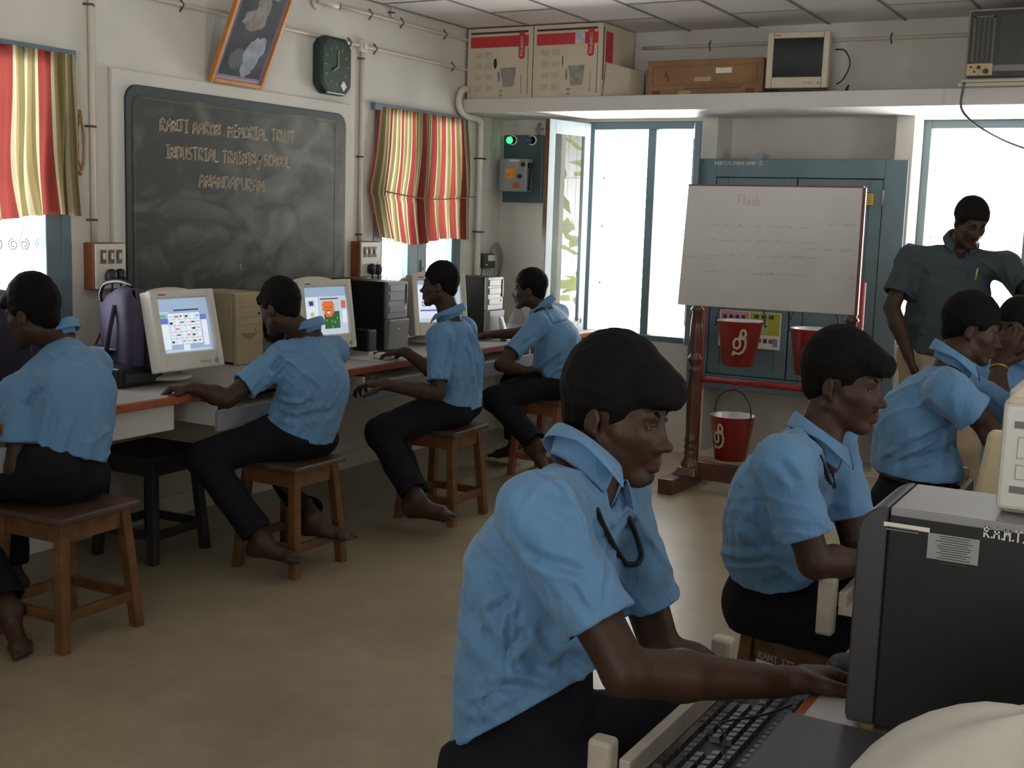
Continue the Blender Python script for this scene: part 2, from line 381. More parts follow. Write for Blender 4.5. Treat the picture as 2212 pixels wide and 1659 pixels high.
# loft slab along the back wall
SY = 6.695
struct(mk('trim_1', MB().box((XL, SY, 2.137), (XR, YB, 2.225)), SHELFW, bevel=.006))
# plaster surround of the blackboard
struct(mk('trim_2', MB().box((XL, 3.815, .80), (XL+.022, 5.525, 2.083)), WALL, bevel=.006))
struct(mk('baseboard_left', MB().box((XL, YF, 0), (XL+.012, YB, .10)), WALL))
for i, (x0, x1, z0, z1) in enumerate([W1, W2]):
    portal('daylight_portal', ((x0+x1)/2, D+.02, (z0+z1)/2), x1-x0, z1-z0, (-PI/2, 0, 0))
for (y0, y1, z0, z1) in (W3, W4):
    portal('daylight_portal', (t-.03, (y0+y1)/2, (z0+z1)/2), z1-z0, y1-y0, (0, -PI/2, 0))
for a, c in RW: portal('daylight_portal', (XR+.24, (a+c)/2, 1.52), 1.15, c-a, (0, PI/2, 0))
for a, c in FW: portal('daylight_portal', ((a+c)/2, YF-.24, 1.52), c-a, 1.15, (PI/2, 0, 0))

# ---- windows
def scroll(cx, cz, r, sgn, turns=1.6, n=26):
    return [(cx+sgn*r*(1-.75*i/n)*math.cos(PI/2-turns*2*PI*i/n), cz+r*(1-.75*i/n)*math.sin(PI/2-turns*2*PI*i/n)) for i in range(n+1)]
def left_window(name, w, posts, y_in):
    y0, y1, z0, z1 = w; xf = XL-.055
    f = MB(); f.box((xf, y0, z0), (XL+.006, y0+.05, z1)).box((xf, y1-.05, z0), (XL+.006, y1, z1)).box((xf, y0+.05, z1-.055), (XL+.005, y1-.05, z1)).box((xf, y0+.05, z0), (XL+.005, y1-.05, z0+.05))
    o = struct(mk(name, f, BLUEP, bevel=.004))
    for (a, c, x) in posts:
        s = MB().box((xf+.008, a, z0+.05), (XL+.002, c, z1-.055)); mk('casement_stile', s, BLUEP, o, bevel=.004)
    g = MB(); xg = t+.02
    n = int((y1-y0)/.12)
    for i in range(1, n): g.tube([(xg, y0+(y1-y0)*i/n, z0), (xg, y0+(y1-y0)*i/n, z1)], .0018, 6)
    for i in range(n):
        yc = y0+(y1-y0)*(i+.5)/n
        for k, zc in enumerate(np.arange(z0+.12, z1, .25)):
            for sg in (-1, 1):
                g.tube([(xg, q[0], q[1]) for q in scroll(yc+sg*.028, zc+.04, .026, sg)], .0036, 5)
            g.tube([(xg, yc, zc+.05), (xg, yc+.03, zc+.12), (xg, yc, zc+.2), (xg, yc-.03, zc+.12), (xg, yc, zc+.05)], .003, 5)
    mk('grille', g, IRON, o)
    mk('glass', MB().box((xf+.012, y0+.05, z0+.05), (xf+.016, y1-.05, z1-.05)), GLASS, o)
    return o
w3 = left_window('window_3', W3, [(3.47, 3.56, 0), (3.06, 3.16, 0)], 0)
w4 = left_window('window_4', W4, [(5.835, 5.885, 0), (6.155, 6.262, 0), (6.262, 6.36, 0), (6.655, 6.71, 0)], 0)
rg = MB()
for yc in (6.225, 6.305): rg.tube(arc((XL+.010, yc, 1.315), .016, 0, 2*PI, 16, (0,1,0), (0,0,1))[:-1], .003, 6, closed=True)
mk('ring_pull', rg, IRON, w4)
bt = MB().bar((XL+.008, 6.30, 1.10), (XL+.008, 6.30, 1.20), .014).cyl((XL+.004, 6.30, 1.15), (XL+.03, 6.30, 1.15), .006)
mk('bolt', bt, IRON, w4)

def casement(parent, hinge, end, z0, z1, name, paint, sill=.07, dark=0):
    h = np.array(hinge); e = np.array(end); u = unit(e-h); L = np.linalg.norm(e-h); nn = np.array([-u[1], u[0]])
    def P(a, z, k): q = h+u*a+nn*k; return (q[0], q[1], z)
    def slab(b, a0, a1, zz0, zz1, th, mi=0):
        b.hexa([P(a0, zz0, -th), P(a1, zz0, -th), P(a1, zz0, th), P(a0, zz0, th)], [P(a0, zz1, -th), P(a1, zz1, -th), P(a1, zz1, th), P(a0, zz1, th)], mi)
    f = MB(); slab(f, 0, sill, z0, z1, .016); slab(f, L-sill, L, z0, z1, .016); slab(f, sill, L-sill, z1-.085, z1, .016); slab(f, sill, L-sill, z0, z0+.10, .016)
    slab(f, L, L+.004, z0, z1, .017, 1-dark)
    o = mk(name, f, [paint, EASEL], parent, bevel=.003)
    g = MB(); slab(g, sill, L-sill, z0+.10, z1-.085, .003); mk('glass', g, GLASS, o)
    return o
def back_window(name, w, yf, mull, grille=True):
    x0, x1, z0, z1 = w
    f = MB(); f.box((x0, yf-.03, z0), (x0+.045, yf+.05, z1)).box((x1-.045, yf-.03, z0), (x1, yf+.05, z1)).box((x0+.045, yf-.029, z1-.05), (x1-.045, yf+.05, z1)).box((x0+.045, yf-.04, z0), (x1-.045, yf+.05, z0+.035))
    o = struct(mk(name, f, BLUEP, bevel=.005))
    for m in mull: mk('mullion', MB().box((m-.028, yf-.02, z0+.03), (m+.028, yf+.04, z1-.05)), BLUEP, o, bevel=.004)
    g = MB(); yg = yf+.12
    for i in range(1, 9): x = x0+(x1-x0)*i/9; g.tube([(x, yg, z0), (x, yg, z1)], .0012, 6)
    for z in (z0+.35, 1.445, z0+1.05):
        g.tube([(x0, yg, z), (x1, yg, z)], .0016, 6)
        for x in (x0+.055, x1-.055): g.ball((x, yg, z), .009, 8)
    mk('grille', g, IRON, o)
    return o
w1 = back_window('window_1', W1, YB+.03, [-3.115])
c = casement(w1, (-3.545, 7.235), (-3.628, 6.815), .715, 2.105, 'casement', CASEP, .062)
mk('latch', MB().box((-3.56, 7.20, .80), (-3.53, 7.215, .83)).cyl((-3.545, 7.2, .815), (-3.545, 7.17, .83), .006), IRON, c)
casement(w1, (-2.80, 7.235), (-2.672, 6.93), .74, 2.09, 'casement', BLUEP, .05, dark=1)
w2 = back_window('window_2', W2, YB+.30, [-.86])
# foliage outside, seen as a reflection in the panes
lf = MB(); rn = random.Random(3)
for i in range(900):
    p = V3(rn.uniform(.8, 6.5), rn.uniform(9.6, 12), rn.uniform(-.3, 3.2)); a = unit(V3(rn.gauss(0,1), rn.gauss(0,1), rn.gauss(0,1))); bq = unit(np.cross(a, V3(.3, .5, .8))); s = rn.uniform(.10, .26)
    lf.add([p-a*s, p+bq*s*.45, p+a*s, p-bq*s*.45], [(0,1,2,3)])
LEAF = M('sunlit_leaves', (.30, .36, .08), .6, var=.4, vs=3)
o = recentre(mk('garden_foliage', lf, LEAF), (3.5, 10.8, 0)); tag(o, 'sunlit leafy shrubs growing outside behind the back windows', 'foliage'); o['kind'] = 'stuff'

# ------------------------------------------------------------------ built-in cupboard of the back wall
yc = YB-.012
cb = thing('storage_cupboard', 'blue-grey built-in wooden storage cupboard in the back wall behind the whiteboard', 'cupboard', (-2.14, yc, .45))
f = MB(); x0, x1, z0, z1 = -2.785, -1.497, .45, 1.885
f.box((x0, yc-.02, z0), (x0+.13, yc+.02, z1)).box((x1-.13, yc-.02, z0), (x1, yc+.02, z1)).box((x0+.13, yc-.02, z1-.11), (x1-.13, yc+.02, z1)).box((x0+.13, yc-.02, z0), (x1-.13, yc+.02, z0+.09))
f.box((-2.67, yc+.02, z0), (-1.587, yc+.26, z0+.02)).box((-2.67, yc+.02, z1-.02), (-1.587, yc+.26, z1))
mk('cupboard_frame', f, BLUEP, cb, bevel=.004)
for k, (a, c2) in enumerate(((x0+.134, -2.145), (-2.137, x1-.134))):
    d = MB(); zz = [z0+.094, z0+.62, z1-.114]
    d.box((a, yc-.012, zz[0]), (a+.075, yc+.012, zz[2])).box((c2-.075, yc-.012, zz[0]), (c2, yc+.012, zz[2]))
    for q in (zz[0], zz[1]-.04, zz[2]-.08): d.box((a+.075, yc-.012, q), (c2-.075, yc+.012, q+.08))
    d.box((a+.075, yc+.002, zz[0]), (c2-.075, yc+.010, zz[2]))
    dr = mk('door', d, BLUEP, cb, bevel=.005)
    hx = c2-.03 if k == 0 else a+.03
    mk('handle', MB().tube([(hx, yc-.014, 1.17), (hx, yc-.04, 1.18), (hx, yc-.04, 1.27), (hx, yc-.014, 1.28)], .005, 8), IRON, dr)
for zz in (1.62, .75): mk('hinge', MB().cyl((x1-.128, yc-.024, zz), (x1-.128, yc-.024, zz+.09), .007), IRON, cb)
tb = MB(); p = ony(1545, 353, yc-.021); write(tb, 'R.A.M.T I.T.I. STORAGE CABINET', p+V3(0,-.0,-.006), (1,0,0), (0,0,1), (0,-1,0), .017, .0032, width=.268)
tb.tube([tuple(p+V3(.292,-.001,.004)+q) for q in arc((0,0,0), .013, 0, 2*PI, 16, (1,0,0), (0,0,1))[:-1]], .0018, 5, closed=True)
write(tb, 'S', p+V3(.288,-.001,-.003), (1,0,0), (0,0,1), (0,-1,0), .014, .0025)
mk('painted_lettering', tb, PAPER, cb)
b = MB(); p = ony(1640, 345, YB-.02)
b.add([p+V3(-.10,0,.003), p+V3(.02,-.02,.0), p+V3(.022,.01,.045), p+V3(-.03,.03,.02), p+V3(.03,.03,.002)], [(0,1,2),(0,2,3),(1,4,2),(2,4,3),(0,3,4,1)])
tag(recentre(mk('paper_fold', b, M('grey_paper', (.30,.33,.37), .7, var=.1)), p), 'small folded grey paper lying on top of the blue-grey cupboard', 'paper')
b = MB(); q0 = ony(1868, 418, yc-.014); q1 = ony(1886, 443, yc-.014)
b.box((q0[0], yc-.0155, q1[2]), (q1[0], yc-.013, q0[2]))
yl = mk('sticker', b, M('yellow_sticker', (.55,.44,.06), .6, var=.1), cb)
b = MB()
for i in range(5): z = q0[2]-.012-.014*i; b.box((q0[0]+.008, yc-.0162, z), (q1[0]-.01, yc-.0156, z+.003))
mk('sticker_print', b, CBLK, yl)
# poster on the lower part of the left door
pz = yc-.014
P0 = ony(1556, 668, pz); P1 = ony(1684, 757, pz)
po = MB(); po.box((P0[0], pz-.003, P1[2]), (P1[0], pz-.0005, P0[2]))
W_, H_ = P1[0]-P0[0], P0[2]-P1[2]
po_o = tag(recentre(mk('poster', po, PAPER), ((P0[0]+P1[0])/2, pz, (P0[2]+P1[2])/2)), 'small pink and green printed poster pinned to the blue-grey cupboard door behind a bucket', 'poster')
pp = MB()
def pr(u0, v0, u1, v1, mi, lift=.0036): pp.box((P0[0]+W_*u0, pz-lift, P0[2]-H_*v1), (P0[0]+W_*u1, pz-lift+.0005, P0[2]-H_*v0), mi)
pr(.02,.02,.48,.30,0); pr(.50,.02,.98,.62,1); pr(.55,.25,.80,.58,2,.004); pr(.50,.64,.98,.98,3); pr(.02,.34,.48,.98,2)
for i in range(4): pr(.06+.10*i, .12, .12+.10*i, .24, 4, .0042); pr(.55+.09*i, .72, .61+.09*i, .84, (4,5,4,5)[i], .0042)
pr(.88,.70,.96,.92,6,.0042)
for i in range(3): pr(.56+.12*i, .08, .64+.12*i, .18, 4, .0042)
mk('poster_print', pp, [M('poster_pink',(.60,.25,.33),.6), M('poster_olive',(.42,.40,.05),.6), M('poster_pale_green',(.42,.47,.28),.6), PAPER, CBLK, CREDC, M('poster_blue',(.16,.28,.52),.6)], po_o)

# ------------------------------------------------------------------ fixtures of the left wall
def clip_ring(b, p, axis, r):
    # a saddle clip with its two screws
    if axis == 'y': b.tube([p+V3(.0,0,-.03), p+V3(.010,0,-.018), p+V3(.026,.0,0), p+V3(.010,0,.018), p+V3(0,0,.03)], .004, 6)
    else: b.tube([p+V3(0,-.03,0), p+V3(.010,-.018,0), p+V3(.026,0,0), p+V3(.010,.018,0), p+V3(0,.03,0)], .0055, 6)
def conduit(label, z, y0, y1, r, clips):
    o = tag(recentre(mk('conduit_pipe', MB().tube([(XL+r, y, z) for y in np.linspace(y0, y1, 8)], r, 10), PIPE), (XL, (y0+y1)/2, z)), label, 'pipe')
    for y in clips:
        c_ = MB(); clip_ring(c_, V3(XL, y, z), 'y', r); mk('clip', c_, CLIP, o)
conduit('cream wiring conduit along the left wall just below the ceiling', 2.60, 5.36, 7.2, .011, [5.72, 6.03, 6.50])
conduit('cream wiring conduit along the left wall above the clock', 2.415, 3.9, 7.2, .011, [4.25, 5.53, 5.77, 6.60])
def vpipe(label, y, z0, z1, clips):
    o = tag(recentre(mk('conduit_pipe', MB().tube([(XL+.012, y, z) for z in np.linspace(z0, z1, 8)], .012, 10), PIPE), (XL, y, z0)), label, 'pipe')
    for z in clips:
        c_ = MB(); clip_ring(c_, V3(XL, y, z), 'z', .012); mk('clip', c_, CLIP, o)
o = tag(recentre(mk('conduit_pipe', MB().tube([(x, YB-.011, 2.575) for x in np.linspace(-3.2, -1.14, 8)], .011, 10), PIPE), (-2.2, YB, 2.575)), 'cream wiring conduit along the back wall above the loft slab', 'pipe')
for x in (-2.75, -1.65): mk('clip', MB().tube([(x, YB-.0, 2.545), (x, YB-.012, 2.557), (x, YB-.026, 2.575), (x, YB-.012, 2.593), (x, YB, 2.605)], .004, 6), CLIP, o)
vpipe('upright wiring conduit beside the left striped curtain', 3.715, 1.32, ZC, [2.33, 1.82, 1.42])
vpipe('upright wiring conduit between the blackboard and the right striped curtain', 5.645, 1.32, 2.42, [2.345, 1.80, 1.36])
vpipe('short upright conduit dropping from the ceiling above the clock', 5.93, 2.615, ZC, [2.64])
b = MB().box((XL, 5.615, 2.38), (XL+.03, 5.675, 2.45)); b.cyl((XL+.03, 5.645, 2.415), (XL+.04, 5.645, 2.415), .02)
tag(recentre(mk('junction_box', b, PVC, bevel=.004), (XL, 5.645, 2.415)), 'small cream junction box where the conduits meet beside the clock', 'junction box')
# thick pipe bending round the loft slab
pp_ = [onx(1012, 199, XL+.035), V3(XL+.035, 6.70, 2.284), V3(XL+.035, 6.665, 2.262), V3(XL+.035, 6.645, 2.22), V3(XL+.035, 6.648, 2.175), V3(XL+.035, 6.685, 2.135), V3(XL+.035, 6.76, 2.12), V3(XL+.035, 6.87, 2.115), V3(XL+.035, 6.915, 2.095), V3(XL+.035, 6.925, 2.045), V3(XL+.035, 6.925, 1.5), V3(XL+.035, 6.925, .752)]
pp_[0] = V3(XL+.035, 6.738, 2.287)
o = tag(recentre(mk('drain_pipe', MB().tube(sm(pp_, 4), .021, 14), PVC), (XL, 6.9, .75)), 'cream plastic pipe bending round the loft slab in the corner', 'pipe')
for z in (1.86, 1.38): mk('pipe_clip', MB().tube([(XL+.007, 6.895, z), (XL+.06, 6.895, z), (XL+.06, 6.955, z), (XL+.007, 6.955, z)], .006, 6), CLIP, o)
# small wall fitting at the very top
p = onx(690, 8, XL); b = MB(); b.cyl((XL, p[1]-.04, p[2]), (XL+.02, p[1]-.04, p[2]), .035, n=18)
b.cyl((XL+.03, p[1]-.05, p[2]+.01), (XL+.09, p[1]+.05, p[2]-.01), .02, n=16); b.cyl((XL+.01, p[1]-.04, p[2]), (XL+.05, p[1]-.02, p[2]), .010)
wf = tag(recentre(mk('lamp_holder', b, PVC), (XL, p[1], p[2])), 'cream bulb holder on the left wall above the clock', 'lamp holder')
mk('socket_mouth', MB().cyl((XL+.085, p[1]+.043, p[2]-.008), (XL+.0935, p[1]+.056, p[2]-.011), .0195, n=16), CLIP, wf)

# blackboard
def rrect(y0, y1, z0, z1, r, n=6):
    pts = []
    for (cy, cz, a) in ((y1-r, z1-r, 0), (y0+r, z1-r, PI/2), (y0+r, z0+r, PI), (y1-r, z0+r, 1.5*PI)):
        pts += [(cy+r*math.cos(a+PI/2*i/n), cz+r*math.sin(a+PI/2*i/n)) for i in range(n+1)]
    return pts
B0, B1, BZ0, BZ1 = 3.885, 5.478, .86, 2.022
xb = XL+.022
bo = recentre(mk('blackboard', MB().prism(rrect(B0, B1, BZ0, BZ1, .07), 0, xb-.01, xb+.012), M('blackboard_rim', (.022,.034,.038), .5), bevel=.004), (xb, (B0+B1)/2, (BZ0+BZ1)/2))
tag(bo, 'large blackboard with chalked school name on the left wall', 'blackboard')
sl = mk('writing_surface', MB().prism(rrect(B0+.035, B1-.03, BZ0+.03, BZ1-.04, .06), 0, xb+.010, xb+.0135), SLATE, bo)
sl.data.transform(Matrix.Translation((0, -(B0+B1)/2, -(BZ0+BZ1)/2))); sl.location = (0, (B0+B1)/2, (BZ0+BZ1)/2)
rim = [(y, z) for y, z in rrect(B0+.045, B1-.10, BZ0+.03, BZ1-.055, .05)]
lb = MB(); lb.ribbon(rim+rim[:1], (xb+.0136, 0, 0), (0,1,0), (0,0,1), (1,0,0), .004); mk('border_line', lb, M('green_chalk', (.10,.17,.11), .9), bo)
ch = MB(); xs = xb+.0138
for txt, a, c_, px in (('RANJI AARON  MEMORIAL TRUST', (345, 283), (636, 309), 27), ('INDUSTRIAL TRAININg SCHOOL', (358, 342), (627, 363), 27), ('ANANDAPURAM', (429, 404), (571, 416), 27)):
    p = onx(*a, xs); q = onx(*c_, xs); dv = q-p; L = np.linalg.norm(dv); u = dv/L
    h = onx(a[0], a[1]-px, xs)[2]-p[2]
    write(ch, txt, p, u, (0,0,1), (1,0,0), h, .0042, mi=0, width=L, double=.0085)
for (ax, ay, bx, by) in ((519, 570, 521, 583),): ch.ribbon([(0,0),(.005,-.03)], onx(ax, ay, xs), (0,1,0), (0,0,1), (1,0,0), .004)
mk('chalk_lettering', ch, CHALK, bo)

# picture leaning out from the wall
pb0 = V3(XL+.03, 4.405, 2.088); lean = math.radians(25); vv = V3(math.sin(lean), 0.0, math.cos(lean)); uu = V3(0, 1, 0); nn = V3(math.cos(lean), 0, -math.sin(lean))
PW, PH = .375, .60
def pic(b, u0, v0, u1, v1, h0, h1, mi): b.hexa([pb0+uu*u+vv*v+nn*h0 for u, v in ((u0,v0),(u1,v0),(u1,v1),(u0,v1))], [pb0+uu*u+vv*v+nn*h1 for u, v in ((u0,v0),(u1,v0),(u1,v1),(u0,v1))], mi)
pt = thing('framed_picture', 'orange framed dark picture leaning out from the wall above the blackboard', 'picture', pb0+uu*PW/2)
b = MB(); pic(b, 0,0,.022,PH,-.012,.012,0); pic(b, PW-.022,0,PW,PH,-.012,.012,0); pic(b, .022,0,PW-.022,.022,-.012,.012,0); pic(b, .022,PH-.022,PW-.022,PH,-.012,.012,0)
mk('frame', b, M('orange_frame', (.50,.20,.035), .4, var=.12, vs=20), pt, bevel=.004)
b = MB(); pic(b, .022,.022,PW-.022,PH-.022,-.006,.002,0); mk('mount', b, M('lilac_mount', (.27,.22,.30), .5), pt)
b = MB(); pic(b, .044,.044,PW-.044,PH-.044,.002,.0032,0)
for k in range(4): pass
b2 = MB()
for (u0,v0,u1,v1) in ((.036,.036,PW-.036,.040),(.036,PH-.040,PW-.036,PH-.036),(.036,.040,.040,PH-.040),(PW-.040,.040,PW-.036,PH-.040)): pic(b2, u0,v0,u1,v1,.002,.0030,0)
mk('mount_line', b2, M('purple_line', (.20,.06,.17), .5), pt)
ART = M('dark_landscape_print', (.022, .028, .032), .55, var=.75, vs=7, spec=.25)
mk('print', b, ART, pt)
b = MB(); rn = random.Random(11)
def blob(cu, cv, ru, rv, n, mi, h): b.add([pb0+uu*(cu+ru*math.cos(2*PI*i/n)*(1+rn.uniform(-.18,.18)))+vv*(cv+rv*math.sin(2*PI*i/n)*(1+rn.uniform(-.18,.18)))+nn*h for i in range(n)], [tuple(range(n))], mi)
blob(.225,.16,.055,.085,16,0,.0037); blob(.255,.20,.045,.055,14,0,.0038); blob(.21,.09,.045,.04,14,0,.0039)
blob(.17,.33,.085,.05,18,1,.0036); blob(.20,.40,.05,.05,14,1,.0037); blob(.13,.13,.05,.05,16,2,.0036); blob(.25,.49,.06,.05,16,3,.0034)
mk('print_shapes', b, [M('print_pale_blue',(.17,.20,.26),.5,var=.35,vs=14), M('print_umber',(.13,.10,.075),.5,var=.5,vs=20), M('print_dark',(.025,.03,.035),.5), M('print_teal',(.06,.12,.13),.5,var=.4,vs=12)], pt)
mk('hanging_wire', MB().tube([pb0+uu*.19+vv*.5-nn*.012, V3(XL+.005, 4.6, 2.655)], .0015, 5), CORD, pt)

# clock
ck = [onx(672+0, 92, XL+.05)]
cy0, cy1, cz0, cz1 = 5.215, 5.487, 2.115, 2.422; k = .05
oc = [(cy0+k,cz0),(cy1-k,cz0),(cy1,cz0+k),(cy1,cz1-k),(cy1-k,cz1),(cy0+k,cz1),(cy0,cz1-k),(cy0,cz0+k)]
cl = recentre(mk('wall_clock', MB().prism(oc, 0, XL+.002, XL+.06), M('dark_green_plastic',(.010,.030,.020),.35,var=.3,vs=30), bevel=.012), (XL, (cy0+cy1)/2, (cz0+cz1)/2))
tag(cl, 'dark green eight-sided clock on the wall right of the picture', 'clock')
cm = ((cy0+cy1)/2, (cz0+cz1)/2)
oc2 = [(cm[0]+(y-cm[0])*.86, cm[1]+(z-cm[1])*.86) for y, z in oc]
mk('dial', MB().prism(oc2, 0, XL+.058, XL+.0615), M('clock_dial',(.018,.048,.030),.5,var=.5,vs=60), cl)
GOLD = M('pale_gold_marks', (.33,.30,.16), .5)
b = MB()
for i in range(12):
    a = 2*PI*i/12; b.ribbon([(.088*math.sin(a), .088*math.cos(a)), (.104*math.sin(a), .104*math.cos(a))], (XL+.062, *cm), (0,1,0), (0,0,1), (1,0,0), .004)
mk('hour_marks', b, GOLD, cl)
b = MB(); b.bar((XL+.065, cm[0]+.01, cm[1]-.005), (XL+.065, cm[0]+.012, cm[1]+.085), .005, .002); mk('minute_hand', b, M('pale_hand',(.42,.44,.30),.5), cl)
b = MB(); b.bar((XL+.067, cm[0]+.012, cm[1]-.002), (XL+.067, cm[0]-.035, cm[1]-.03), .009, .002); mk('hour_hand', b, M('white_hand',(.6,.6,.5),.5), cl)
b = MB(); qy, qz = cy1-.075, cz0+.052; b.prism([(qy,qz-.028),(qy+.026,qz),(qy,qz+.028),(qy-.026,qz)], 0, XL+.0615, XL+.064); mk('sticker', b, PAPER, cl)

# garland of orange beads hanging on the wall
b = MB(); GY = 3.652
for (dy, w_, l_) in ((0, .022, .26), (.006, .014, .22), (-.008, .030, .24)):
    pts = [(XL+.006+.003*math.sin(6*a), GY+dy+w_*math.sin(a)*(1.1-.3*math.cos(a)), 1.755+l_/2*math.cos(a)) for a in np.linspace(0, 2*PI, 40)[:-1]]
    b.tube(pts, .0035, 6, closed=True)
b.ball((XL+.008, GY, 1.615), .009, 8)
tag(recentre(mk('bead_garland', b, M('faded_orange_beads',(.42,.22,.09),.6,var=.4,vs=200)), (XL, GY, 1.75)), 'faded orange bead garland hanging beside the left striped curtain', 'garland')

# switchboards with plugs
def switchboard(y, label, plug_dy, cordlen):
    t_ = thing('switchboard', label, 'switchboard', (XL, y, 1.12), group=None)
    w = .20 if y > 5 else .175
    mk('back_box', MB().box((XL, y, 1.118), (XL+.065, y+w, 1.322)), M('varnished_box_wood',(.23,.065,.022),.4,var=.3,vs=14), t_, bevel=.004)
    pl = mk('face_plate', MB().box((XL+.065, y+.004, 1.122), (XL+.074, y+w-.004, 1.318)), IVORY, t_, bevel=.003)
    for i in range(3):
        s = MB().box((XL+.074, y+.028+i*.045, 1.232), (XL+.078, y+.058+i*.045, 1.292)); sw = mk('switch', s, M('switch_brown',(.15,.09,.06),.5), pl)
        mk('rocker', MB().box((XL+.078, y+.036+i*.045, 1.25), (XL+.086, y+.050+i*.045, 1.278)), IVORY, sw, bevel=.002)
    b = MB()
    for k in range(5): b.cyl((XL+.074, y+w-.035+.008*math.cos(k*1.26), 1.185+.02*math.sin(k*1.26)), (XL+.0745, y+w-.035+.008*math.cos(k*1.26), 1.185+.02*math.sin(k*1.26)), .004, n=8)
    mk('socket_holes', b, CLIP, pl)
    return t_
switchboard(3.665, 'cream three-switch board in a varnished box left of the blackboard', 0, 0)
switchboard(5.575, 'cream three-switch board in a varnished box beside the right striped curtain', 0, 0)
def plug(y, z, label, path):
    b = MB(); b.lathe([(0,0),(.018,0),(.024,.012),(.024,.03),(.016,.04),(.0,.042)], n=14)
    b.v = [(XL+.075+p[2], y+p[0], z+p[1]*1.35) for p in b.v]
    o = tag(recentre(mk('power_plug', b, BLACK), (XL+.075, y, z)), label, 'plug')
    mk('cable', MB().tube(sm([(XL+.10, y, z-.02), (XL+.095, y, z-.06)] + path), .0045, 7), BLACK, o)
plug(3.735, 1.178, 'black plug in the left switchboard, the left one of two', [(XL+.06, 3.733, 1.03), (XL+.04, 3.73, .95), (XL+.06, 3.66, .86), (XL+.08, 3.58, .79), (XL+.10, 3.54, .757)])
plug(3.785, 1.178, 'black plug in the left switchboard, the right one of two', [(XL+.06, 3.787, 1.04), (XL+.05, 3.79, .98), (XL+.05, 3.82, .95), (XL+.10, 3.86, .94), (XL+.16, 3.90, .90), (XL+.16, 3.93, .757)])
plug(5.655, 1.165, 'black plug in the right switchboard, the left one of two', [(XL+.06, 5.655, 1.0), (XL+.06, 5.66, .757)])
plug(5.715, 1.160, 'black plug in the right switchboard, the right one of two', [(XL+.07, 5.72, 1.0), (XL+.09, 5.73, .757)])

# curtains
def curtain(name, label, y0, y1, ztop, zbot, n, m, rail, prof, pleat, ph, tile, gath=0.):
    nu, nv = 150, 44; vs = []; fs = []; uv = []
    for j in range(nv+1):
        v = j/nv; z_l = ztop+(zbot-ztop)*v
        for i in range(nu+1):
            u = i/nu; yy = y0+(y1-y0)*u; l0, l1 = prof(v); y = l0+(l1-l0)*u
            a = pleat*(.35+.65*v)
            x = XL+.045+a*math.sin(2*PI*(u*n+ph)+.8*math.sin(3*v+u*5))+.35*a*math.sin(2*PI*u*n*2.3+1)+.012*math.sin(2*PI*v*1.1)*v
            if u < .06: x -= .02*(1-u/.06)
            z = z_l+.016*math.sin(2*PI*u*1.3+ph*6)*v+.02*v*math.sin(PI*u)*gath
            if gath: x += .007*math.exp(-((v-.66)/.02)**2)*-1
            vs.append((x, y, z)); uv.append((u*tile+.03*math.sin(4*v+8*u), v))
    for j in range(nv):
        for i in range(nu): a = j*(nu+1)+i; fs.append((a, a+1, a+nu+2, a+nu+1))
    b = MB(); b.add(vs, fs, 0, True); b.uv = uv
    t_ = thing(name, label, 'curtain', (XL, (y0+y1)/2, ztop))
    mk('cloth', b, STRIPE, t_)
    r = MB().bar((XL+.02, y0-.03, ztop-.0), (XL+.02, y1+.0, ztop-.0), .03, .04); mk('curtain_rail', r, BLUEP, t_)
    return t_
curtain('striped_curtain', 'red olive and cream striped curtain at the left edge, beside the bead garland', 2.62, 3.615, 2.105, 1.425, 9, 0, 0, lambda v: (2.62, 3.605-.0*v), .020, .1, 4.9)
def pf(v):
    s = min(1, v/.62); e = max(0, (v-.62)/.38)
    return (5.775-.10*s+.10*e+.03*math.sin(3*v), 6.735+.055*s-.03*e)
c2 = curtain('striped_curtain', 'red olive and cream striped curtain hung beside the corner window', 5.775, 6.735, 2.095, 1.335, 8, 0, 0, pf, .016, .3, 8.6, gath=-1.)
b = MB().tube([(XL+.085+.006*math.sin(9*u), 5.80+.98*u, 1.61-.03*math.sin(PI*u)) for u in np.linspace(0, 1, 20)], .004, 6)
mk('tie_string', b, M('dull_string',(.22,.12,.08),.8), c2)

# green power panel on the back wall
yp = YB
pn = thing('distribution_board', 'dark green steel power panel with glowing green lamp in the corner', 'power panel', (-4.04, yp, 1.58))
PX0, PX1 = -4.19, -3.885
mk('panel_board', MB().box((PX0, yp-.035, 1.585), (PX1, yp, 2.035)), M('dark_green_panel',(.045,.085,.09),.45,var=.1), pn, bevel=.006)
bx = MB().box((-4.165, yp-.13, 1.655), (-3.955, yp-.035, 1.875)); iso = mk('isolator_box', bx, M('grey_isolator',(.27,.285,.29),.4,var=.05), pn, bevel=.012, seg=3)
mk('warning_sticker', MB().box((-4.115, yp-.132, 1.745), (-4.035, yp-.1295, 1.81)), M('orange_sticker',(.62,.27,.02),.6,var=.3,vs=50), iso)
mk('warning_sticker', MB().box((-4.055, yp-.132, 1.68), (-4.005, yp-.1295, 1.715)), M('orange_red_sticker',(.45,.13,.03),.6,var=.4,vs=60), iso)
mk('maker_strip', MB().box((-4.08, yp-.132, 1.855), (-4.01, yp-.1295, 1.866)), PAPER, iso)
mk('switch_lever', MB().cyl((-3.955, yp-.09, 1.83), (-3.935, yp-.09, 1.83), .02).bar((-3.94, yp-.095, 1.83), (-3.945, yp-.10, 1.66), .014), BLACK, iso)
mk('knob', MB().cyl((-4.0, yp-.13, 1.757), (-4.0, yp-.15, 1.757), .014).cyl((-3.975, yp-.13, 1.835), (-3.975, yp-.145, 1.835), .014), BLACK, iso)
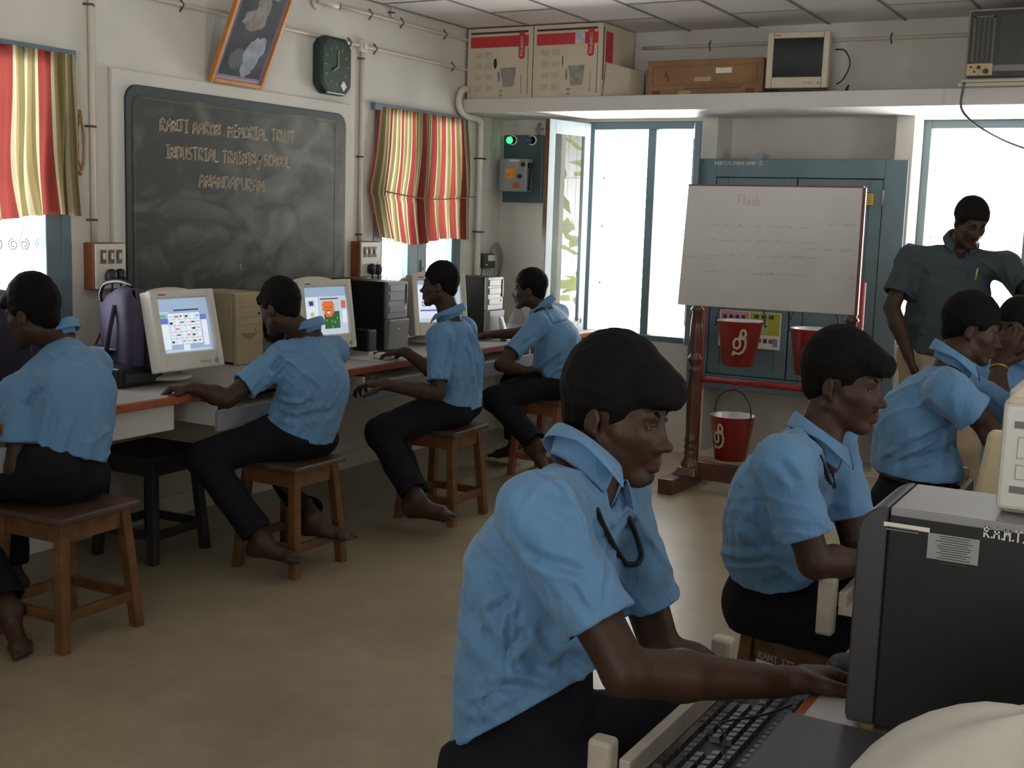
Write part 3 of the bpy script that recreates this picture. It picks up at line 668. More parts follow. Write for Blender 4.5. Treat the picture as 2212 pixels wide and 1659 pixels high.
for (x, m_, nm) in ((-4.135, emis('lit_green_lamp', (.05,.85,.25), 1.4), 'green_indicator_lamp'), (-3.985, M('blue_lens',(.06,.10,.22),.2), 'blue_indicator_lamp')):
    o = mk('lamp_ring', MB().lathe([(0,0),(.034,0),(.034,.012),(.026,.012)], n=20), IVORY, pn)
    o.data.transform(Matrix.Translation((x+.022, yp-.035, 2.0)) @ Matrix.Rotation(PI/2, 4, 'X'))
    mk(nm, MB().ball((x, yp-.05, 2.0), .024, 16), m_, pn)
b = MB().tube([(-3.93, yp-.02, 2.03), (-3.93, yp-.03, 2.09), (-3.925, yp-.01, 2.11)], .010, 8); b.cyl((-3.955, yp-.012, 2.075), (-3.90, yp-.012, 2.075), .008)
mk('cable_gland', b, M('grey_isolator',(0,0,0)), pn)
# network box and loose wires
p0 = onx(1033, 548, XL+.05); p1 = onx(1068, 577, XL+.05)
HB = M('dark_grey_box',(.045,.047,.045),.45)
hb = thing('network_box', 'small dark box with cream label and loose wires beside the corner pipe', 'network box', (XL, 7.06, 1.14))
mk('case', MB().box((XL, 6.985, 1.135), (XL+.05, 7.135, 1.235)), HB, hb, bevel=.006)
mk('label_strip', MB().box((XL+.05, 7.04, 1.185), (XL+.052, 7.135, 1.225)), PAPER, hb)
mk('status_light', MB().ball((XL+.05, 7.02, 1.16), .004, 8), emis('small_green_light',(.3,.9,.2),1.), hb)
b = MB()
for k in range(4): b.tube(sm([(XL+.03, 7.10, 1.23), (XL+.04, 7.13+.012*k, 1.28+.01*k), (XL+.05, 7.17+.02*k, 1.22), (XL+.04, 7.19+.012*k, 1.10), (XL+.03, 7.14, 1.0-.02*k), (XL+.03, 7.11+.01*k, .90), (XL+.03, 7.1, .757)]), .0028, 6)
mk('loose_wires', b, M('grey_wire',(.20,.17,.13),.6), hb)
mk('adapter', MB().tube([(XL+.03, 7.0, 1.135), (XL+.03, 6.99, 1.09)], .002, 6).lathe([(0,0),(.010,.004),(.012,.02),(.006,.035),(0,.036)], (XL+.03, 6.99, 1.055), n=12).tube([(XL+.03, 6.99, 1.056), (XL+.035, 6.98, .95), (XL+.04, 6.975, .757)], .003, 6), BLACK, hb)
# ------------------------------------------------------------------ things on the loft slab
ZS = 2.225
def monitor_carton(x0, x1, label, hole):
    y0, y1, z0, z1 = 6.75, 7.22, ZS, ZS+.44
    t_ = thing('monitor_carton', label, 'box', ((x0+x1)/2, (y0+y1)/2, z0), group=None)
    bx = mk('carton', MB().box((x0, y0, z0), (x1, y1, z1)), CARD, t_, bevel=.004)
    w, h = x1-x0, z1-z0
    def q(b, u0, v0, u1, v1, mi=0, l=.0012): b.box((x0+w*u0, y0-l, z0+h*(1-v1)), (x0+w*u1, y0-l+.0008, z0+h*(1-v0)), mi)
    b = MB(); q(b, .05,.055,.93,.085); q(b, .935,.30,.942,.95); q(b, .84,.66,.845,.93); mk('black_print', b, CBLK, bx)
    b = MB(); q(b, .05,.12,.94,.275); mk('red_band', b, CREDC, bx)
    b = MB(); cx, r = x0+w*.842, w*.046; zt, zb = z0+h*.88, z0+h*.60
    b.prism([(cx+r*math.cos(a), zt+r*math.sin(a)) for a in np.linspace(0, PI, 9)]+[(cx+r*math.cos(a), zb+r*math.sin(a)) for a in np.linspace(PI, 2*PI, 9)], 1, y0-.0030, y0-.0014)
    rt = mk('red_tab', b, CREDC, bx)
    b = MB(); L = .122; write(b, 'COMPAQ', (cx-.009, y0-.0032, zt-.010), (0,0,-1), (1,0,0), (0,-1,0), .019, .0034, jit=0, width=L); mk('brand_lettering', b, PAPER, rt)
    b = MB()
    for i in range(2):
        for j in range(4): q(b, .12+.16*i, .34+.155*j, .23+.16*i, .42+.155*j)
    mk('pale_pattern', b, CPAL, bx)
    b = MB(); X = lambda u: x0+w*u; Z = lambda v: z0+h*(1-v)
    b.prism([(X(.52), Z(.57)), (X(.76), Z(.56)), (X(.74), Z(.80)), (X(.73), Z(.83)), (X(.57), Z(.84)), (X(.55), Z(.70))], 1, y0-.0024, y0-.0010)
    b.prism([(X(.48), Z(.62)), (X(.51), Z(.61)), (X(.52), Z(.74)), (X(.49), Z(.77))], 1, y0-.0024, y0-.0010)
    q(b, .51,.87,.56,.905,0,.0022); q(b, .51,.93,.56,.965,0,.0022)
    mk('monitor_print', b, CGRY, bx)
    b = MB(); b.prism([(X(.44)+.012*math.cos(a)*(1 if hole else .25), Z(.50)+.032*math.sin(a)) for a in np.linspace(0, 2*PI, 17)[:-1]], 1, y0-.0015, y0+.01); mk('hand_hole', b, BLACK, bx)
    return t_, bx
monitor_carton(-4.195, -3.722, 'pale monitor carton with a red band in the corner of the loft slab', 1)
t_, bx = monitor_carton(-3.715, -3.242, 'pale monitor carton with a red band and a paper sticker, right of its twin', 0)
mk('paper_sticker', MB().box((-3.425, 6.746, 2.545), (-3.358, 6.7485, 2.615)), M('pale_lilac_sticker',(.52,.50,.55),.6,var=.3,vs=40), bx)
b = MB().box((-3.2425, 6.80, 2.44), (-3.2405, 6.90, 2.62)); mk('red_side_band', b, CREDC, bx)
b = MB().box((-3.2425, 6.765, 2.33), (-3.2405, 6.775, 2.64)); mk('black_side_print', b, CBLK, bx)
fc = MB(); fc.hexa([(-3.235,6.77,ZS),(-3.225,6.77,ZS),(-3.09,7.05,ZS),(-3.10,7.05,ZS)], [(-3.235,6.80,2.43),(-3.225,6.80,2.43),(-3.09,7.05,2.40),(-3.10,7.05,2.40)])
tag(recentre(mk('carton_flap', fc, CARD), (-3.16, 6.9, ZS)), 'loose pale carton sheet leaning beside the monitor cartons', 'carton sheet')
fc = MB(); fc.hexa([(-3.075,7.06,ZS),(-3.065,7.06,ZS),(-3.01,7.24,ZS),(-3.02,7.24,ZS)], [(-3.085,7.06,2.42),(-3.075,7.06,2.42),(-3.02,7.25,2.40),(-3.03,7.25,2.40)])
tag(recentre(mk('carton_flap', fc, M('grey_carton',(.30,.29,.25),.8,var=.1)), (-3.08, 7.1, ZS)), 'loose grey carton sheet leaning behind the pale carton sheet', 'carton sheet')
# long brown carton
y0 = 6.86
t_ = thing('brown_carton', 'long low brown carton on the loft slab left of the old monitor', 'box', (-2.62, y0+.15, ZS))
bx = mk('carton', MB().box((-2.985, y0, ZS), (-2.265, y0+.30, ZS+.215)), CARDB, t_, bevel=.004)
b = MB()
for (u0, v0, u1, v1) in ((.05,.16,.95,.17),(.05,.65,.95,.66),(.05,.16,.055,.66),(.945,.16,.95,.66),(.35,.70,.85,.72),(.33,.76,.82,.79),(.05,.82,.12,.95),(.86,.80,.93,.93)): b.box((-2.985+.72*u0, y0-.0012, ZS+.215*(1-v1)), (-2.985+.72*u1, y0-.0004, ZS+.215*(1-v0)))
b.prism([(-2.985+.72*.14, ZS+.215*.45), (-2.985+.72*.17, ZS+.215*.72), (-2.985+.72*.20, ZS+.215*.45), (-2.985+.72*.185, ZS+.215*.42), (-2.985+.72*.17, ZS+.215*.60)], 1, y0-.0014, y0-.0004)
mk('dark_print', b, M('brown_print',(.13,.07,.04),.8), bx)
mk('hand_hole', MB().box((-2.985+.72*.42, y0-.001, ZS+.215*.42), (-2.985+.72*.56, y0+.01, ZS+.215*.53)), M('hole_tape',(.40,.33,.24),.7), bx)
mk('white_label', MB().box((-2.985+.72*.60, y0-.0016, ZS+.215*.62), (-2.985+.72*.735, y0-.0002, ZS+.215*.76)), PAPER, bx)
mk('tape_label', MB().box((-2.985+.72*.28, y0-.0016, ZS+.215*.05), (-2.985+.72*.39, y0-.0002, ZS+.215*.17)), M('yellowed_label',(.42,.33,.15),.7), bx)

# ------------------------------------------------------------------ CRT monitors
def crt(name, label, c, rz, tilt, w, h, mat, screenmat, draw=None, dep=.36, lip=(.035, .035, .035, .075), cover=None, cap=True, cat='monitor', base=.05):
    # c: centre of the front bezel; local axes: +x out of the screen, y across, z up
    zc = c[2]
    t_ = thing(name, label, cat, (c[0], c[1], c[2]-h/2-base), rz)
    ct, st = math.cos(tilt), math.sin(tilt); zo = h/2+base
    def R(p): x, y, z = p; return (x*ct - z*st, y, x*st + z*ct + zo)
    l, r, tp, bt = lip
    def T(b): b.v = [R(p) for p in b.v]; return b
    # bezel ring: bevelled frame around the tube face
    Y0, Y1, Z0, Z1 = -w/2, w/2, -h/2, h/2
    yi0, yi1, zi0, zi1 = Y0+l, Y1-r, Z0+bt, Z1-tp
    b = MB(); b.box((-.07, Y0, Z0), (0, yi0, Z1)).box((-.07, yi1, Z0), (0, Y1, Z1)).box((-.07, yi0, zi1), (0, yi1, Z1)).box((-.07, yi0, Z0), (0, yi1, zi0))
    bz = mk('bezel', T(b), mat, t_, bevel=.007, local=True, seg=3)
    b = MB(); k = .62
    q0 = [(-.06, Y0+.004, Z0+.01), (-.06, Y1-.004, Z0+.01), (-.06, Y1-.004, Z1-.004), (-.06, Y0+.004, Z1-.004)]
    q1 = [(-.16, Y0+.014, Z0+.015), (-.16, Y1-.014, Z0+.015), (-.16, Y1-.014, Z1-.010), (-.16, Y0+.014, Z1-.010)]
    q2 = [(-dep, Y0*k, Z0*.55), (-dep, Y1*k, Z0*.55), (-dep, Y1*k, Z1*.62), (-dep, Y0*k, Z1*.62)]
    b.add(q0+q1+q2, [(0,1,2,3)]+[(i,4+i,4+(i+1)%4,(i+1)%4) for i in range(4)]+[(4+i,8+i,8+(i+1)%4,4+(i+1)%4) for i in range(4)]+[(11,10,9,8)])
    mk('rear_housing', T(b), cover or mat, t_, bevel=.018, local=True, seg=3)
    # slightly bulging tube face
    b = MB(); n = 12; vs = []; fs = []
    for j in range(n+1):
        for i in range(n+1):
            u, v = i/n*2-1, j/n*2-1; vs.append((-.012-.007*(u*u+v*v)/2, yi0+(yi1-yi0)*i/n, zi0+(zi1-zi0)*j/n))
    for j in range(n):
        for i in range(n): a = j*(n+1)+i; fs.append((a, a+1, a+n+2, a+n+1))
    b.add(vs, fs, 0, True); sc_ = mk('screen', T(b), screenmat, t_, local=True)
    if draw:
        SW, SH = yi1-yi0, zi1-zi0; mats = []; b = MB()
        for (u0, v0, u1, v1, m_, *lift) in draw:
            if m_ not in mats: mats.append(m_)
            mi = mats.index(m_); L_ = .0012+(lift[0] if lift else 0)
            N = 6; vs = []; fs = []
            for j in range(N+1):
                for i in range(N+1):
                    uu_, vv_ = u0+(u1-u0)*i/N, v0+(v1-v0)*j/N; a, c_ = uu_*2-1, (1-vv_)*2-1
                    vs.append((-.012-.007*(a*a+c_*c_)/2+L_, yi0+SW*uu_, zi0+SH*(1-vv_)))
            for j in range(N):
                for i in range(N): a = j*(N+1)+i; fs.append((a, a+1, a+N+2, a+N+1))
            b.add(vs, fs, mi, True)
        mk('screen_picture', T(b), mats, sc_, local=True)
    b = MB().box((-.001, Y1-.075, Z0+.028), (.0015, Y1-.135, Z0+.031)).box((-.001, Y1-.075, Z0+.022), (.0015, Y1-.135, Z0+.024))
    mk('control_slots', T(b), CGRY, bz, local=True)
    b = MB().prism([(Y1-.045, Z0+.012), (Y1-.032, Z0+.026), (Y1-.045, Z0+.040), (Y1-.058, Z0+.026)], 0, -.001, .004); mk('power_button', T(b), M('button_grey',(.33,.31,.29),.5), bz, local=True, bevel=.002)
    mk('badge', T(MB().box((-.001, Y0+.04, Z1-.022), (.001, Y0+.075, Z1-.016))), CREDC, bz, local=True)
    b = MB(); b.lathe([(0,0),(.115,0),(.115,base*.25),(.07,base*.4),(.05,base+.005),(0,base+.005)], (-.15, 0, 0), 28); mk('foot', b, mat, t_, local=True)
    if cap:
        b = MB(); n = 10; vs = []; fs = []
        for i in range(n+1):
            y = Y0+.02+(w-.04)*i/n; hgt = .028*math.sin(PI*i/n)**.6
            vs += [(-.075, y, Z1-.006), (-.09, y, Z1-.004+hgt), (-.20, y, Z1-.008+hgt*.6)]
        for i in range(n): fs += [(3*i, 3*i+1, 3*i+4, 3*i+3), (3*i+1, 3*i+2, 3*i+5, 3*i+4)]
        b.add(vs, fs, 0, True); mk('top_hump', T(b), mat, t_, local=True)
    return t_
TUBE = M('dark_tube_glass', (.012,.016,.017), .12)
crt('old_monitor', 'cream monitor with a dark blank screen standing on the loft slab', (-2.055, 6.80, 2.41), -PI/2+.10, .03, .345, .31, BEIGE, TUBE, dep=.33, lip=(.034,.034,.034,.062), cap=False, base=.017)
o = tag(recentre(mk('monitor_cable', MB().tube(sm([(-1.885, 6.95, 2.48), (-1.83, 6.95, 2.47), (-1.80, 6.96, 2.40), (-1.83, 6.96, 2.32), (-1.87, 6.97, 2.29)]), .004, 8), CORD), (-1.85, 6.95, 2.4)), 'dark cable looping out of the old monitor on the loft slab', 'cable')
o = tag(recentre(mk('dark_mat', MB().box((-2.25, 6.75, ZS), (-1.86, 7.15, ZS+.012)), BLACK, bevel=.003), (-2.05, 6.95, ZS)), 'thin black mat under the old monitor on the loft slab', 'mat')
b = MB().tube([(-1.77, 6.80, ZS), (-1.765, 6.80, ZS+.025), (-1.755, 6.80, ZS+.04)], [.012, .008, .004], 8)
tag(recentre(mk('peg', b, CORD), (-1.77, 6.80, ZS)), 'small dark peg standing on the loft slab right of the old monitor', 'peg')

# window air conditioner
A0, A1, ya = -1.135, -.47, 6.66
ac = thing('air_conditioner', 'dark window air conditioner with a cream control plate on the loft slab', 'air conditioner', (-.8, 6.9, ZS))
DB = M('dark_brown_grille', (.030,.028,.024), .5, var=.15)
b = MB().box((A0, ya+.02, ZS+.035), (A1, YB-.02, 2.615)); hs = mk('housing', b, M('dull_beige_steel',(.26,.235,.19),.5,var=.1), ac, bevel=.006)
b = MB().box((A0+.012, ya, ZS+.045), (A1-.012, ya+.025, 2.60)); fp = mk('front_panel', b, DB, ac, bevel=.004)
b = MB()
for i in range(2): b.box((A0+.03+.095*i, ya-.006, 2.335), (A0+.04+.095*i, ya, 2.575))
b.box((A0+.03, ya-.006, 2.567), (A0+.135, ya, 2.577)).box((A0+.03, ya-.006, 2.333), (A0+.135, ya, 2.343))
for i in range(3): b.box((A0+.055+.024*i, ya-.004, 2.345), (A0+.060+.024*i, ya, 2.565))
mk('air_outlet', b, M('outlet_rim',(.10,.095,.06),.5), fp)
b = MB()
for i in range(60):
    x = A0+.165+.0085*i
    b.add([(x, ya-.001, 2.31), (x+.003, ya-.001, 2.31), (x+.003+.0, ya-.006, 2.575), (x, ya-.006, 2.575)], [(0,1,2,3)])
mk('grille_slats', b, M('slat_grey',(.065,.062,.055),.5), fp)
cp = mk('control_plate', MB().box((A0+.012, ya-.008, ZS+.055), (A0+.137, ya+.002, ZS+.115)), M('tan_plate',(.46,.34,.18),.5), ac, bevel=.003)
for (dx, dz, r) in ((.06,.095,.009),(.095,.075,.013),(.022,.097,.005),(.04,.073,.005)): mk('control_knob', MB().cyl((A0+.012+dx, ya-.008, ZS+dz), (A0+.012+dx, ya-.022, ZS+dz), r, n=14), BLACK, cp)
mk('name_strip', MB().box((A0+.14, ya-.004, ZS+.075), (A1-.02, ya+.002, ZS+.105)), M('strip_grey',(.16,.16,.16),.5), fp)
mk('support_frame', MB().box((A0-.02, ya-.03, ZS), (A1, YB-.02, ZS+.016)).box((A0-.005, ya-.02, ZS+.02), (A1, ya+.01, ZS+.034)), M('pale_steel_angle',(.42,.38,.30),.45), ac)
tag(recentre(mk('power_cable', MB().tube(sm([(A0+.012, ya-.035, ZS+.02), (A0+.004, ya-.045, 2.14), (A0+.03, ya-.03, 2.08), (A0+.10, ya+.05, 2.02), (A0+.20, ya+.25, 1.965), (A0+.34, ya+.42, 1.92), (A0+.55, YB-.06, 1.87), (A0+.735, YB-.012, 1.84)]), .006, 8), M('grey_blue_cable',(.07,.085,.10),.5)), (A0, ya, 2.1)), 'grey cable hanging from the air conditioner across the right window', 'cable')

# ------------------------------------------------------------------ left counter and its trays
CX, CZ = -3.465, .75
ct = thing('computer_counter', 'long pale wall-mounted computer counter with a red-brown edge under the blackboard', 'counter', (-3.85, 4.6, 0))
mk('worktop', MB().box((XL+.003, 1.6, CZ-.028), (CX, YB-.004, CZ)), LAMI, ct, bevel=.002)
mk('edge_strip', MB().box((CX, 1.6, CZ-.034), (CX+.018, YB-.004, CZ-.001)), EDGE, ct, bevel=.004)
for (a, c_) in ((2.2, 2.42), (3.13, 3.475), (4.36, 4.60), (5.37, 5.68)): mk('apron', MB().box((CX-.06, a, .605), (CX-.03, c_, CZ-.03)), WHITEP, ct, bevel=.003)
for y in (3.13, 4.36, 5.50, 6.62): mk('bracket', MB().hexa([(XL+.003, y, .42),(XL+.013, y, .42),(XL+.013, y+.03, .42),(XL+.003, y+.03, .42)], [(XL+.003, y, CZ-.03),(CX-.09, y, CZ-.03),(CX-.09, y+.03, CZ-.03),(XL+.003, y+.03, CZ-.03)]), WHITEP, ct)
def keyboard(name, label, loc, rz, L, W, body, keys, drop=()):
    # local: x across the short side (0 = user edge .. W), y along
    t_ = thing(name, label, 'keyboard', loc, rz)
    b = MB(); b.hexa([(0,-L/2,0),(W,-L/2,0),(W,L/2,0),(0,L/2,0)], [(0,-L/2,.012),(W,-L/2,.026),(W,L/2,.026),(0,L/2,.012)])
    mk('case', b, body, t_, bevel=.004, local=True)
    rows = 6; kb_ = MB(); pitch = (L-.02)/22.5
    def key(r, y, w_):
        x0 = .012+(W-.035)*(r/rows)+(.008 if r == 5 else 0); x1 = x0+(W-.035)/rows*.80; z = .012+.014*(x0/W); z2 = .012+.014*(x1/W)
        kb_.hexa([(x0,y,z),(x1,y,z2),(x1,y+w_,z2),(x0,y+w_,z)], [(x0+.002,y+.0025,z+.009),(x1-.003,y+.0025,z2+.009),(x1-.003,y+w_-.0025,z2+.009),(x0+.002,y+w_-.0025,z+.009)])
    for r in range(rows):
        y = -L/2+.010; n = 0
        row = [1]*15 if r else [1.25,1.25,1.25,6,1.25,1.25,1.25,1.25]
        if r == 1: row = [2.25]+[1]*10+[2.75]
        if r == 2: row = [1.75]+[1]*11+[2.25]
        if r == 3: row = [1.5]+[1]*12+[1.5]
        if r == 4: row = [1]*13+[2]
        for q in row[:]:
            if (r, n) not in drop: key(r, y, pitch*q*.94)
            y += pitch*q; n += 1
        y0_ = -L/2+.010+pitch*15.3
        for k in range(3):
            if not (r == 2) and not (r == 1 and k != 1): key(r, y0_+k*pitch, pitch*.92)
        y0_ += pitch*3.3
        if r < 5:
            for k in range(4): key(r, y0_+k*pitch*.95, pitch*.88)
    mk('keys', kb_, keys, t_, local=True)
    return t_
def tray(label, y0, y1, xf, ty='left', far=True):
    # pull-out keyboard tray of the left counter, front board at x = xf
    t_ = thing('keyboard_tray', label, 'keyboard tray', (xf-.18, (y0+y1)/2, .6))
    mk('tray_board', MB().box((xf-.40, y0+.015, .630), (xf-.015, y1-.015, .645)), WHITEP, t_)
    for y in (y0, y1-.018): mk('side_rail', MB().box((xf-.42, y, .605), (xf-.02, y+.018, .70)), WHITEP, t_, bevel=.002)
    mk('front_board', MB().box((xf-.02, y0, .585), (xf, y1, .672)), GREYB, t_, bevel=.003)
    return t_
tray('pull-out keyboard tray beside the boy sitting with his back turned at the left edge', 2.46, 3.08, -3.42)
tray('pull-out keyboard tray in front of the boy reaching to the counter', 3.63, 4.32, -3.405)
tray('pull-out keyboard tray under the hand of the boy holding the mouse', 4.665, 5.33, -3.425)
tray('pull-out keyboard tray at the arms of the boy nearest the corner', 5.72, 6.36, -3.43)
KBC = BEIGED; KBK = M('worn_beige_keys', (.44,.38,.25), .5, var=.15, vs=40)
for (y, x, lab) in ((2.76, -3.46, 'beige keyboard on the tray at the left edge'), (3.97, -3.45, 'beige keyboard on the tray of the boy reaching to the counter'), (5.0, -3.47, 'beige keyboard on the tray of the boy holding the mouse'), (6.04, -3.475, 'beige keyboard on the tray nearest the corner')):
    keyboard('keyboard', lab, (x, y, .646), PI, .46, .17, KBC, KBK)

# screens
S_SKY, S_PALE, S_WHITE = emis('screen_blue_grey', (.34,.46,.62), .62), emis('screen_pale', (.56,.64,.76), .62), emis('screen_white', (.70,.77,.86), .75)
S_NAVY, S_GRN, S_RED, S_BLUE, S_DK, S_YEL, S_CYN, S_ORG = emis('screen_navy', (.04,.07,.22), .5), emis('screen_green', (.08,.5,.16), .6), emis('screen_red', (.62,.16,.12), .6), emis('screen_blue', (.16,.18,.62), .6), emis('screen_dark', (.06,.07,.10), .4), emis('screen_yellow', (.62,.50,.16), .6), emis('screen_cyan', (.10,.46,.75), .7), emis('screen_orange', (.72,.16,.03), .7)
S_DGRN = emis('screen_dark_green', (.02,.13,.04), .5)
draw1 = [(.0,.06,.96,.20,S_SKY),(.02,.24,.2,.27,S_PALE),(.03,.30,.13,.335,S_GRN),(.30,.205,.80,.235,S_NAVY),(.02,.36,.16,.46,S_BLUE),(.0,.47,.17,.93,S_WHITE),(.80,.32,.93,.42,S_BLUE),(.82,.42,.93,.90,S_WHITE),(.17,.27,.80,.86,S_WHITE),(.06,.95,.95,.985,S_PALE),(.40,.86,.52,.97,S_WHITE,.0004)]
rn = random.Random(5)
for i in range(7): draw1.append((.17+.105*i, .27, .174+.105*i, .86, S_DK, .0006))
for j in range(6): draw1.append((.17, .27+.117*j, .80, .274+.117*j, S_DK, .0006))
cc = [S_DK,S_BLUE,S_RED,S_DK,S_CYN,S_YEL,S_DK,S_NAVY,S_PALE]
for i in range(6):
    for j in range(5):
        if rn.random() < .72: draw1.append((.185+.105*i, .32+.117*j, .185+.105*i+rn.uniform(.04,.08), .32+.117*j+rn.uniform(.015,.045), rn.choice(cc), .0006))
draw2 = [(0,0,1,.20,S_SKY),(.02,.22,.30,.98,S_WHITE),(.07,.26,.24,.40,S_PALE,.0003),(.11,.29,.20,.38,S_DK,.0006),(.12,.52,.20,.60,S_YEL,.0004),(.11,.74,.22,.80,S_NAVY,.0004),(.36,.24,.98,.93,S_PALE),(.36,.24,.80,.265,S_DK,.0003),(.43,.52,.80,.88,S_DGRN,.0004)]
lion = [(.42,.30,.66,.36),(.40,.34,.68,.50),(.43,.50,.66,.58),(.47,.57,.62,.63)]
for q in lion: draw2.append((*q, S_ORG, .0007))
for (u, v) in ((.47,.42),(.56,.42)): draw2.append((u, v, u+.05, v+.015, S_DK, .0010))
draw2 += [(.50,.49,.58,.51,S_DK,.001),(.51,.52,.57,.56,S_WHITE,.001),(.86,.30,.97,.46,S_RED,.0004),(.88,.50,.98,.78,S_WHITE,.0004)]
rn = random.Random(9)
for i in range(14): u, v = rn.uniform(.44,.76), rn.uniform(.62,.84); draw2.append((u, v, u+.025, v+.05, S_GRN if i % 3 == 0 else S_DGRN, .0008+.00002*i))
draw3 = [(0,0,1,.1,S_SKY),(.02,.12,.5,.9,S_WHITE),(.1,.5,.30,.62,S_DK,.0004),(.115,.515,.285,.605,S_WHITE,.0008),(.05,.7,.5,.74,S_BLUE,.0004)]
m1 = onx(402, 712, -3.63)
crt('crt_monitor', 'cream monitor showing a table of coloured cells, beside the purple bag', (m1[0], m1[1]+.015, .985), -.05, .22, .345, .335, IVORY, S_SKY, draw1, cover=BLACK)
m2 = onx(722, 678, -3.68)
crt('crt_monitor', 'cream monitor showing an orange lion picture, beside a black tower', (m2[0]-.01, m2[1]-.03, .985), -.10, .15, .365, .345, IVORY, S_PALE, draw2, cover=BLACK)
m3 = onx(952, 668, -3.70)
crt('crt_monitor', 'cream monitor seen edge-on behind the head of the boy holding the mouse', (m3[0], m3[1], .985), -.42, .15, .36, .345, IVORY, S_PALE, draw3, cover=IVORY)
# first boy's monitor, under a dark cloth
b = MB(); c0 = V3(-3.965, 2.93, .75); rings = [(.0,1.),(.10,1.02),(.22,1.0),(.33,.93),(.385,.74),(.41,.40),(.418,.05)]; n = 28; vs = []; fs = []
for z, k in rings:
    for i in range(n):
        a = 2*PI*i/n; sx, sy = math.cos(a), math.sin(a); r = 1/(abs(sx)**4+abs(sy)**4)**.25
        vs.append((c0[0]+.225*k*r*sx+.008*math.sin(7*a)*(z < .2), c0[1]+.215*k*r*sy+.008*math.cos(6*a)*(z < .2), c0[2]+z))
for j in range(len(rings)-1):
    for i in range(n): fs.append((j*n+i, j*n+(i+1)%n, (j+1)*n+(i+1)%n, (j+1)*n+i))
fs.append(tuple((len(rings)-1)*n+i for i in range(n)))
b.add(vs, fs, 0, True)
tag(recentre(mk('covered_monitor', b, M('dark_plum_cloth',(.022,.018,.034),.8,var=.2,bump=.3,bs=12)), c0), 'monitor under a dark plum cloth at the left edge, beside the back-turned boy', 'covered monitor')

# ------------------------------------------------------------------ computer towers
def tower(name, label, x, y, w, h, d, body, face, style, rz=0.):
    t_ = thing(name, label, 'computer', (x, y+w/2, CZ), rz)     # local: +x front, y across
    mk('case', MB().box((-d, -w/2, .012), (-.03, w/2, h)), body, t_, bevel=.006, local=True)
    if style == 'new':
        mk('upper_bezel', MB().box((-.03, -w/2, h*.47), (-.004, w/2, h)), face, t_, bevel=.006, local=True)
        lb_ = mk('lower_bezel', MB().hexa([(-.03,-w/2,.012),(.002,-w/2,.012),(.002,w/2,.012),(-.03,w/2,.012)], [(-.03,-w/2,h*.47),(.012,-w/2,h*.47),(.012,w/2,h*.47),(-.03,w/2,h*.47)]), SILV, t_, bevel=.008, local=True)
        for i in range(2): mk('drive_bay', MB().box((-.005, -w/2+.012, h*(.73+.13*i)), (.001, w/2-.035, h*(.83+.13*i))), face, t_, bevel=.003, local=True)
        mk('floppy_bay', MB().box((-.005, -w/2+.012, h*.56), (.0005, w/2-.02, h*.66)), face, t_, bevel=.003, local=True)
        mk('power_button', MB().cyl((-.004, w/2-.03, h*.62), (.003, w/2-.03, h*.62), .009), PAPER, t_, local=True)
        mk('side_strip', MB().box((-.004, w/2-.022, h*.68), (.002, w/2-.006, h*.96)), BLACK, t_, bevel=.002, local=True)
        mk('badge', MB().box((.0065, -.016, h*.365), (.0112, .012, h*.375)), CREDC, lb_, local=True)
        mk('badge_line', MB().box((.0055, -.014, h*.325), (.0100, .006, h*.334)), PAPER, lb_, local=True)
    else:
        mk('bezel', MB().box((-.03, -w/2, .0), (0, w/2, h)), face, t_, bevel=.008, local=True)
        for i, (za, zb) in enumerate(((.80,.94),(.66,.79),(.56,.65))): mk('drive_bay', MB().box((-.002, -w/2+.018, h*za), (.003, w/2-.018, h*zb)), face, t_, bevel=.002, local=True)
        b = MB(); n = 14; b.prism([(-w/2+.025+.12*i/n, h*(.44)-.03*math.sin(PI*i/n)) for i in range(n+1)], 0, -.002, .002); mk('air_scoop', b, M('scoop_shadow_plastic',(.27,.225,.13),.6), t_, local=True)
        mk('power_button', MB().cyl((0, w/2-.05, h*.49), (.005, w/2-.05, h*.49), .011), face, t_, local=True)
        mk('drive_eject', MB().box((0, w/2-.045, h*.69), (.005, w/2-.03, h*.715)), DGREY, t_, local=True)
    return t_
tower('computer_tower', 'aged beige computer tower between the two lit cream monitors', -3.905, 4.29, .185, .345, .27, BEIGED, BEIGED, 'old')
tower('computer_tower', 'black computer tower with a silver front beside the lion monitor', -3.71, 5.24, .185, .375, .42, BLACKM, SILV, 'new')
tower('computer_tower', 'black computer tower with a silver front behind the boy holding the mouse', -3.655, 6.185, .185, .375, .42, BLACKM, M('pale_silver_plastic',(.33,.345,.31),.4), 'new')
